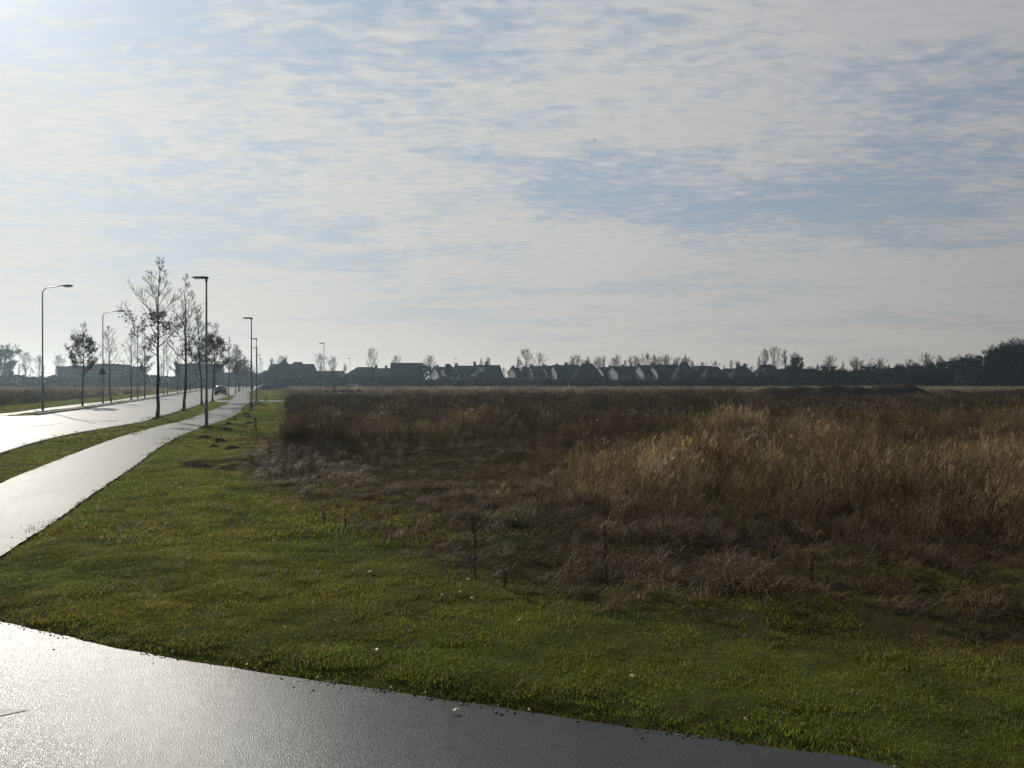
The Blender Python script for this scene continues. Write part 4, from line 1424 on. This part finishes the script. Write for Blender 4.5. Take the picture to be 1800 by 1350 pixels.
def flat_block(label, px0, px1, Y, top_py, D, bumps, nwin):
    ppm = Y / F_PX
    a = (px1 - px0) * ppm / 2
    h = CAM_H + (HORIZON - top_py) * ppm
    t = thing('flat_roofed_building', label, 'building', (((px0 + px1) / 2 - 900) * ppm, Y + D / 2, -0.08))
    MB().box(-a, a, -D / 2, D / 2, 0, h).build('wall', M['brick'], t)
    r = MB().box(-a - 0.25, a + 0.25, -D / 2 - 0.25, D / 2 + 0.25, h, h + 0.3).build('roof', M['tiles'], t)
    for (u, w, hh) in bumps:
        x0 = -a + u * 2 * a
        MB().prism([(x0, h + 0.3), (x0 + w, h + 0.3), (x0 + w * 0.85, h + 0.3 + hh), (x0 + w * 0.15, h + 0.3 + hh)], 'y', -3, 3).build('roof_unit', M['tiles'], r)
    for k in range(nwin):
        for z0 in (1.0, 3.8):
            if z0 + 1.4 > h - 0.2:
                continue
            xx = -a + (k + 0.5) / nwin * 2 * a
            wn = MB().box(xx - 0.9, xx + 0.9, -D / 2 - 0.06, -D / 2 - 0.002, z0, z0 + 1.4).build('window', M['frame_white'], t)
            MB().box(xx - 0.8, xx + 0.8, -D / 2 - 0.07, -D / 2 - 0.062, z0 + 0.1, z0 + 1.3).build('pane', M['glass'], wn)
    MB().box(a * 0.5 - 0.6, a * 0.5 + 0.6, -D / 2 - 0.08, -D / 2 - 0.004, 0, 2.2).build('door', M['door'], t)


flat_block('long dark flat-roofed building at far left behind the street trees', 100, 222, 250, 645, 14, ((0.36, 4.5, 0.55), (0.45, 6.0, 0.9), (0.72, 3.0, 0.7), (0.05, 5, 0.25)), 9)
flat_block('dark flat-topped block seen between the road trees', 308, 366, 262, 641, 14, ((0.1, 4.0, 0.35),), 5)

# ------------------------------------------------------------------ background trees, hedges, wood
BARE = [(*grow_tree(100 + i, 10.0, 0.22, 3.4, 22, up=0.55, sub=6, twig=0.02, trunk_r=0.2, angle=48, levels=2, shape='round', wob=0.06), 10.0) for i in range(4)]
TALLB = [(*grow_tree(140 + i, 10.0, 0.25, 2.2, 24, up=0.9, sub=6, twig=0.02, trunk_r=0.16, angle=38, levels=2, shape='round', wob=0.05), 10.0) for i in range(3)]
DENSE = [(*grow_tree(180 + i, 10.0, 0.12, 3.6, 26, up=0.45, sub=7, twig=0.024, trunk_r=0.22, angle=55, levels=2, shape='round', leafy=1.6, leaf_zone=(0.05, 0.93),
                     leaf_size=0.42), 10.0) for i in range(3)]
CONIF = (*grow_tree(222, 10.0, 0.08, 2.4, 44, up=0.1, sub=6, twig=0.02, trunk_r=0.18, angle=75, levels=1, shape='cone', leafy=4.0, leaf_zone=(0.05, 0.98), leaf_size=0.4), 10.0)


def far_tree(px, top_py, Y, var, label, group, wide=1.0, name='bare_tree', leaf_mat='thicket'):
    x = (px - 900) / F_PX * Y
    h = CAM_H + (HORIZON - top_py) / F_PX * Y
    return plant_tree(name, var, label, 'tree', x, Y, h, px * 0.37, group, wide, leaf_mat=leaf_mat)


GB = 'bare trees behind the houses'
named_trees = [
    (8, 610, 270, DENSE[0], 1.2, 'dark rounded tree at the far left edge of the skyline'), (46, 622, 285, BARE[0], 1.1, 'bare tree behind the long hedge, left of the first lamp'),
    (68, 628, 290, BARE[1], 1.0, 'bare tree directly behind the first curved lamp'), (103, 628, 290, BARE[2], 1.1, 'bare tree rising at the left end of the flat building'),
    (495, 628, 300, BARE[0], 1.1, 'faint bare tree behind the skylight house'), (478, 631, 300, TALLB[0], 1.2, 'thin bare tree left of the skylight house'),
    (565, 625, 235, BARE[1], 0.95, 'layered bare tree crossed by the tall distant lamp'), (586, 631, 250, BARE[2], 1.0, 'bare spreading tree right of the tall distant lamp'),
    (606, 640, 275, TALLB[1], 1.2, 'small bare tree in the gap before the hipped house'), (654, 616, 238, BARE[3], 0.75, 'slender pointed bare tree before the broad hipped house'),
    (695, 628, 285, BARE[0], 0.9, 'wispy bare tree just above the big plain roof'), (757, 629, 255, BARE[2], 1.15, 'wide bare tree right of the big plain roof'),
    (745, 640, 245, DENSE[1], 1.0, 'bushy garden tree at the right end of the big plain roof'), (845, 632, 285, TALLB[2], 1.1, 'bare tree behind the two-chimney roof'),
    (858, 629, 290, TALLB[0], 1.1, 'bare tree above the right chimney of the shiny roof'), (886, 648, 270, BARE[1], 0.9, 'small bare tree in the dip before the terrace'),
    (926, 617, 278, BARE[0], 1.05, 'largest bare tree behind the terrace, with a wide crown'), (948, 624, 280, BARE[3], 1.0, 'bare tree beside the largest one behind the terrace'),
    (911, 628, 282, TALLB[1], 1.0, 'thin tree left of the largest bare tree'), (1345, 615, 268, TALLB[0], 1.2, 'tall wispy tree behind the rightmost hipped house'),
    (1362, 613, 272, BARE[0], 0.8, 'tall bare tree directly above the rightmost hipped ridge'), (1380, 617, 270, TALLB[2], 1.1, 'tall thin tree right of the rightmost hipped ridge'),
    (1399, 625, 255, DENSE[2], 0.9, 'dark twiggy tree at the start of the wood'), (1334, 628, 270, TALLB[1], 0.9, 'thin tree over the left slope of the last house'),
    (1460, 628, 250, BARE[1], 1.0, 'round bare tree rising from the low wood'), (1505, 632, 250, BARE[2], 1.0, 'bare tree beside the small lamp in the wood'),
    (1548, 633, 250, BARE[3], 1.1, 'bare tree right of the small lamp in the wood'), (1600, 634, 248, BARE[0], 0.9, 'bare tree in the middle of the low wood'),
    (1630, 624, 245, BARE[1], 1.0, 'taller bare tree with open crown in the low wood'), (1652, 626, 262, TALLB[0], 0.9, 'faint thin tree behind the open-crowned one'),
]
for (px, ty, Y, var, wd, lab) in named_trees:
    far_tree(px, ty, Y, var, lab, GB, wd)
far_tree(789, 639.5, 250, CONIF, 'dark rounded evergreen between the narrow white gables', None, 1.5, 'evergreen_tree', 'ivy')
rr = random.Random(4)
NTH = ['first', 'second', 'third', 'fourth', 'fifth', 'sixth', 'seventh', 'eighth', 'ninth', 'tenth', 'eleventh', 'twelfth', 'thirteenth', 'fourteenth',
       'fifteenth', 'sixteenth', 'seventeenth', 'eighteenth', 'nineteenth', 'twentieth']
for (a0, a1, n, ty0, ty1, where) in [(0, 300, 10, 634, 646, 'the long hedge at far left'), (370, 440, 5, 636, 650, 'the end of the main road'),
                                     (1000, 1130, 13, 627, 638, 'the house with the central chimney'), (1135, 1215, 9, 624, 634, 'the right half of the dark row'),
                                     (1215, 1330, 9, 634, 646, 'the hipped bungalow'), (1385, 1640, 12, 634, 642, 'the low wood')]:
    for k in range(n):
        px = a0 + (k + rr.uniform(0.1, 0.9)) * (a1 - a0) / n
        far_tree(px, rr.uniform(ty0, ty1), rr.uniform(276, 310), rr.choice(BARE + TALLB), f'{NTH[k]} small bare tree from left behind {where}', 'thin line of trees behind the roofs', rr.uniform(0.8, 1.2))
wood = [(1585, 642, 232), (1612, 640, 230), (1636, 637, 228), (1656, 634, 230), (1673, 632, 226), (1688, 629, 228), (1700, 626, 226), (1716, 630, 215), (1733, 622, 222), (1748, 612, 214), (1764, 606, 220), (1779, 603, 212), (1796, 601, 216), (1812, 604, 214), (1832, 606, 220), (1855, 600, 214), (1880, 606, 220)]
for k, (px, ty, Y) in enumerate(wood):
    far_tree(px, ty, Y, DENSE[k % 3], f'dense dark tree of the tall wood at right, {NTH[k]} from its left end',
             'trees of the tall wood', 0.95, 'wood_tree')
for k in range(16):
    px = 1395 + k * 27 + rr.uniform(-6, 6)
    far_tree(px, rr.uniform(640, 650), rr.uniform(228, 244), DENSE[k % 3], f'{NTH[k]} low dark tree from the left along the wood edge', 'low trees along the wood edge', 1.5, 'wood_tree')


def hedge(label, px0, px1, Y, top_py, depth, name='hedge', n=None, mat='thicket', seed=0):
    """leaf and twig sized faces spread through a long box, with a core of stems"""
    rd = np.random.default_rng(seed)
    ppm = Y / F_PX
    x0, x1 = (px0 - 900) * ppm, (px1 - 900) * ppm
    h = CAM_H + (HORIZON - top_py) * ppm
    Lx = x1 - x0
    n = n or int(Lx * h * 30)
    t = thing(name, label, 'hedge', ((x0 + x1) / 2, Y, 0))
    x = rd.uniform(-Lx / 2, Lx / 2, n)
    y = rd.uniform(-depth / 2, depth / 2, n)
    hh = h * (0.82 + 0.25 * vnoise(x, y + seed * 7, 3.0, seed, 2) + 0.12 * (vnoise(x, y, 0.9, 3, seed) - 0.5))
    z = rd.random(n) * hh
    c = np.stack([x, y, z], -1)
    a = rd.normal(0, 1, (n, 3)); a /= np.linalg.norm(a, axis=1)[:, None]
    b = rd.normal(0, 1, (n, 3)); b -= a * (a * b).sum(1)[:, None]; b /= np.linalg.norm(b, axis=1)[:, None]
    s = rd.uniform(0.35, 0.85, n)[:, None]
    V = np.stack([c - a * s * 0.7, c + b * s * 0.45, c + a * s * 0.7, c - b * s * 0.45], 1).reshape(-1, 3)
    V[:, 2] = np.maximum(V[:, 2], -0.05)
    m = bpy.data.meshes.new('foliage')
    m.from_pydata(V.tolist(), [], np.arange(4 * n).reshape(-1, 4).tolist())
    link('foliage', m, M[mat], t)
    st = MB()
    for k in range(max(3, int(Lx / 2.0))):
        xx, yy = rd.uniform(-Lx / 2, Lx / 2), rd.uniform(-depth / 3, depth / 3)
        st.tube([(xx, yy, -0.1), (xx + rd.normal(0, 0.2), yy, h * 0.5), (xx + rd.normal(0, 0.4), yy, h * 0.9)], [0.08, 0.05, 0.02], 4)
    st.build('stems', M['bark'], t)
    return t


hedge('long straight dark hedge across the far left behind the left field', -40, 102, 232, 660.5, 4, seed=1)
hedge('dark hedge below the long flat-roofed building', 98, 225, 236, 664, 3, seed=2)
hedge('dark hedge between the long building and the flat block', 220, 312, 236, 660, 4, seed=3)
hedge('dark hedge in front of the flat block behind the road trees', 305, 378, 240, 663, 3, seed=4)
hedge('tangled dark shrubbery closing the end of the main road', 366, 452, 300, 653, 6, seed=5)
hedge('garden hedge at the foot of the skylight houses', 484, 560, 226, 665, 2.5, seed=6)
hedge('garden hedge under the long low roof', 556, 684, 228, 662.5, 3, seed=7)
hedge('garden hedge in front of the big plain roofed house', 682, 772, 226, 666, 2.5, seed=8)
hedge('garden hedge under the narrow white gables', 768, 880, 228, 668, 2.5, seed=9)
hedge('dark garden hedge at the foot of the pale gable terrace', 874, 1014, 232, 667, 2.5, seed=10)
hedge('garden hedge below the central chimney hipped house', 1008, 1070, 228, 665, 2.5, seed=11)
hedge('garden hedge before the dark row of houses', 1064, 1200, 232, 667, 2.5, seed=12)
hedge('garden hedge before the steep hipped house and bungalow', 1192, 1300, 228, 664, 3, seed=13)
hedge('dark garden hedge before the rightmost hipped houses', 1294, 1440, 230, 661, 4, seed=14)
hedge('dark thicket forming the low wood right of the houses', 1425, 1700, 236, 650, 8, 'thicket', seed=15)
hedge('dark undergrowth beneath the tall wood at right', 1690, 1960, 216, 648, 10, 'thicket', seed=16)

# ------------------------------------------------------------------ dark earth banks in the field


def mound(name, px0, px1, Y, top_py, depth, peaks, seed):
    ppm = Y / F_PX
    x0, x1 = (px0 - 900) * ppm, (px1 - 900) * ppm
    h = CAM_H + (HORIZON - top_py) * ppm
    nx_, ny_ = 90, 22
    X, Yg = np.meshgrid(np.linspace(x0, x1, nx_), np.linspace(-depth / 2, depth / 2, ny_))
    u = (X - x0) / (x1 - x0)
    pr = np.interp(u, [p[0] for p in peaks], [p[1] for p in peaks])
    z = h * pr * np.cos(Yg / depth * math.pi) ** 0.8 * (0.85 + 0.3 * vnoise(X, Yg, 1.6, seed, 1)) + 0.15 * (vnoise(X, Yg, 0.5, 2, seed) - 0.5) - 0.12
    V = np.stack([X, Yg + Y, z], -1).reshape(-1, 3)
    ii = np.arange(nx_ * ny_).reshape(ny_, nx_)
    f = np.stack([ii[:-1, :-1], ii[:-1, 1:], ii[1:, 1:], ii[1:, :-1]], -1).reshape(-1, 4)
    m = bpy.data.meshes.new(name)
    m.from_pydata(V.tolist(), [], f.tolist())
    m.polygons.foreach_set('use_smooth', [True] * len(m.polygons))
    return struct(name, m, M['soil'])


mound('earth_bank_long', 1285, 1640, 104, 674.5, 7, [(0, 0), (0.15, 0.72), (0.4, 0.82), (0.55, 0.9), (0.75, 0.88), (0.88, 1.0), (0.95, 0.6), (1, 0)], 3)
mound('earth_bank_low', 1640, 1830, 100, 680, 6, [(0, 0), (0.15, 0.85), (0.35, 0.6), (0.55, 0.8), (0.8, 0.95), (0.9, 0.5), (1, 0)], 8)

# ------------------------------------------------------------------ molehills, soil, stalks, leaves, bird


def lump(seed, r, h, n=14, rings=5):
    rd = random.Random(seed)
    V, Fc = [(0, 0, h)], []
    for j in range(1, rings + 1):
        t = j / rings
        for k in range(n):
            a = 6.283 * k / n
            rr_ = r * t * rd.uniform(0.85, 1.15)
            V.append((rr_ * math.cos(a), rr_ * math.sin(a), h * (1 - t ** 1.5) * rd.uniform(0.7, 1.2) - 0.05 * (j == rings)))
    for k in range(n):
        Fc.append((0, 1 + k, 1 + (k + 1) % n))
        for j in range(rings - 1):
            a, b = 1 + j * n + k, 1 + j * n + (k + 1) % n
            Fc.append((a, a + n, b + n, b))
    m = bpy.data.meshes.new('molehill')
    m.from_pydata(V, [], Fc)
    m.materials.append(M['soil'])
    return m


LUMPS = [lump(i, 0.3, 0.16) for i in range(4)]
hills = [(408, 793, 1.3), (376, 790, 0.7), (385, 778, 1.1), (361, 773, 1.2), (398.7, 758, 1.5), (402, 748, 1.2), (437.8, 747, 1.3), (413, 740.5, 1.0), (436.6, 735.5, 1.8), (433, 729.8, 1.6),
         (445, 716.5, 1.4), (464.7, 715.5, 1.8), (460, 709.5, 1.5), (452, 712, 1.2)]
for k, (px, py, s) in enumerate(hills):
    x, y = at(px, py)
    o = link('molehill', LUMPS[k % 4], None)
    o.location = (x, y, 0.03)
    o.rotation_euler = (0, 0, k * 1.3)
    o.scale = (s, s, 0.9)
    tag(o, f'{ORD[k]} dark molehill on the grass right of the cycle path', 'molehill', 'molehills on the lawn')

for k, (px, py, s) in enumerate([(363, 752.5, 1.4), (450.7, 706.2, 1.5), (442, 722.3, 0.9), (276.7, 736, 1.4), (323, 722.5, 1.3), (354.4, 712.6, 1.2), (373.8, 706.2, 1.2)]):
    x, y = at(px, py)
    o = link('soil_ring', LUMPS[k % 4], None)
    o.location = (x, y + 0.05, 0.03)
    o.scale = (s, s, 0.6)
    tag(o, kind='structure')

# trampled bare soil patch
n = 44
X, Yg = np.meshgrid(np.linspace(-9.6, -5.9, n), np.linspace(19.3, 24.2, n))
w = np.clip(1.15 - (((X + 7.7) / 1.7) ** 2 + ((Yg - 21.6) / 2.0) ** 2) + 0.6 * (vnoise(X, Yg, 0.7, 1, 5) - 0.5), 0, 1)
Z = -0.05 + w * 0.13 + w * 0.14 * (vnoise(X, Yg, 0.35, 5, 5) - 0.4)
ii = np.arange(n * n).reshape(n, n)
m = bpy.data.meshes.new('bare_soil')
m.from_pydata(np.stack([X, Yg, Z], -1).reshape(-1, 3).tolist(), [], np.stack([ii[:-1, :-1], ii[:-1, 1:], ii[1:, 1:], ii[1:, :-1]], -1).reshape(-1, 4).tolist())
struct('bare_soil', m, M['soil'])


def stalk(label, px, base, top, seed, lean=0.0):
    rd = random.Random(seed)
    x, y = at(px, base)
    h = (base - top) / F_PX * y
    t = thing('dead_dock_stalk', label, 'plant', (x, y, 0.0), rd.uniform(0, 0.4), 'dead stalks standing in the rough grass')
    P = [(lean * h * (i / 6) ** 2 + rd.gauss(0, 0.006), rd.gauss(0, 0.006), h * i / 6 - 0.02 * (i == 0)) for i in range(7)]
    MB().tube(P, [0.007, 0.0065, 0.006, 0.006, 0.005, 0.004, 0.002], 5).build('stem', M['bark'], t)
    s = MB()
    for k in range(int(190 * h)):
        u = rd.uniform(0.58, 1.0)
        f = u * 6
        j = min(5, int(f))
        p = Vector(P[j]).lerp(Vector(P[j + 1]), f - j) + Vector((rd.gauss(0, 0.012), rd.gauss(0, 0.012), 0))
        a = rd.uniform(0, 6.28)
        e = 0.009
        s.add([p, p + Vector((e * math.cos(a), e * math.sin(a), e)), p + Vector((0, 0, 2 * e)), p + Vector((-e * math.cos(a), -e * math.sin(a), e))], [(0, 1, 2, 3)])
    s.build('seed_head', M['oak_leaf'], t)
    b = MB()
    for k in range(5):
        u = rd.uniform(0.3, 0.8)
        p = Vector(P[int(u * 6)])
        a = rd.uniform(0, 6.28)
        L = h * rd.uniform(0.08, 0.18)
        b.tube([p, p + Vector((math.cos(a) * L * 0.5, math.sin(a) * L * 0.5, L)), p + Vector((math.cos(a) * L * 0.6, math.sin(a) * L * 0.6, L * 1.6))], [0.004, 0.003, 0.002], 4)
    b.build('side_shoot', M['bark'], t)


stalk('tallest dark dock stalk standing alone in the centre foreground', 836, 1030, 903, 1, -0.05)
stalk('second tall dock stalk right of the tallest, before the dark brambles', 1066, 1040, 925, 2, -0.02)
stalk('short stalk on the left rough grass beside a white leaf', 570, 932, 903, 3)
stalk('short forked stalk right of the leftmost short one', 607, 938, 912, 4)
stalk('dead stalk in the dark grass right of centre', 1428, 1052, 970, 5, 0.03)
stalk('low stalk just right of the tallest dock stalk', 886, 1050, 1005, 6, 0.06)
stalk('thin stalk in the shaded grass at the right', 1362, 1008, 958, 7)


def leaf_mesh(seed):
    rd = random.Random(seed)
    L = 0.06
    V, Fc = [], []
    nseg = 8
    for i in range(nseg + 1):
        t = i / nseg
        w = L * 0.36 * math.sin(math.pi * min(1, t * 0.97 + 0.02)) ** 0.7 * (1 + 0.28 * math.cos(t * 19))
        zc_ = 0.014 * math.sin(t * 3.1) + 0.012 * t
        V += [(t * L - L / 2, -w, zc_ + 0.014 * rd.random()), (t * L - L / 2, 0, zc_), (t * L - L / 2, w, zc_ + 0.016 * rd.random())]
    for i in range(nseg):
        for j in range(2):
            a = i * 3 + j
            Fc.append((a, a + 1, a + 4, a + 3))
    m = bpy.data.meshes.new('fallen_leaf')
    m.from_pydata(V, [], Fc)
    m.materials.append(M['leaf_dead'])
    return m


LEAVES = [leaf_mesh(i) for i in range(4)]


def drop_leaf(px, py, label, s, k, z):
    x, y = at(px, py)
    o = link('fallen_leaf', LEAVES[k % 4], None)
    o.location = (x, y, z)
    o.rotation_euler = (0.2 * math.sin(k * 2.3), 0.25 * math.cos(k * 1.7), k * 2.1)
    o.scale = (s, s, s)
    tag(o, label, 'leaf', 'dead leaves lying about')


drop_leaf(800, 1258, 'curled tan dead leaf lying alone on the wet asphalt', 0.95, 0, 0.016)
lv = [(1112, 1212), (1310, 1290), (1378, 1281), (620, 1017), (650, 1021), (777, 1063), (808, 1057), (829, 1069), (823, 1034), (913, 1109), (499, 1121), (660, 1165), (368, 1060), (260, 1085),
      (335, 1080), (425, 1132), (403, 1146), (1160, 1100), (1252, 1104), (1455, 1093), (1622, 1152), (1624, 1312), (1688, 1312), (1501, 1110), (14, 1003), (575, 913), (520, 925), (880, 940), (936, 1079), (1090, 1001)]
lv = sorted(lv[:13], key=lambda p: -p[1])
for k, (px, py) in enumerate(lv):
    drop_leaf(px, py, f'pale dead leaf in the green grass, {NTH[k]} up from the bottom edge', 0.6 + 0.12 * (k % 4), k + 1, 0.085)
for k, (px, py) in enumerate([(302, 1153), (432, 1177), (556, 1200), (687, 1218), (930, 1258)]):
    drop_leaf(px, py, f'small pale leaf fragment on the wet road edge, {NTH[k]} from the left', 0.5, k + 3, 0.03)

# the bird high above the field
Yb = 70.0
t = thing('bird', 'tiny dark bird flying alone high above the middle of the field', 'bird', ((1045 - 900) / F_PX * Yb, Yb, CAM_H + (HORIZON - 246) / F_PX * Yb), R(75), None, (0.75, 0.75, 0.75))
MB().tube([(-0.16, 0, 0), (-0.1, 0, 0.01), (0.0, 0, 0.015), (0.1, 0, 0.015), (0.17, 0, 0.02), (0.2, 0, 0.015)], [0.01, 0.04, 0.05, 0.04, 0.025, 0.006], 8).build('body', M['feather'], t, True)
for s in (-1, 1):
    MB().add([(0.06, 0.03 * s, 0.03), (-0.06, 0.03 * s, 0.02), (-0.05, 0.17 * s, 0.08), (0.07, 0.18 * s, 0.09), (0.0, 0.34 * s, 0.05), (0.06, 0.03 * s, 0.02), (-0.06, 0.03 * s, 0.01), (-0.05, 0.17 * s, 0.07),
              (0.07, 0.18 * s, 0.08)], [(0, 1, 2, 3), (3, 2, 4), (8, 7, 6, 5), (8, 4, 7)]).build('wing', M['feather'], t)
MB().prism([(-0.15, -0.02), (-0.15, 0.02), (-0.27, 0.05), (-0.27, -0.05)], 'z', 0.0, 0.012).build('tail', M['feather'], t)

# ------------------------------------------------------------------ haze
hm = bpy.data.materials.new('thin_haze')
hm.use_nodes = True
hm.node_tree.nodes.clear()
HN = NT(hm.node_tree)
pv = HN.n('ShaderNodeVolumePrincipled')
pv.inputs['Color'].default_value = (0.66, 0.86, 1.0, 1)
pv.inputs['Absorption Color'].default_value = (1, 1, 1, 1)
pv.inputs['Density'].default_value = 0.00034
pv.inputs['Anisotropy'].default_value = 0.72
ho = HN.n('ShaderNodeOutputMaterial')
hm.node_tree.links.new(pv.outputs[0], ho.inputs['Volume'])
hz_o = MB().box(-1600, 1600, -1600, 1600, -1.2, 26).build('haze', hm)
tag(hz_o, 'thin bluish haze over the far houses', 'haze', kind='stuff')
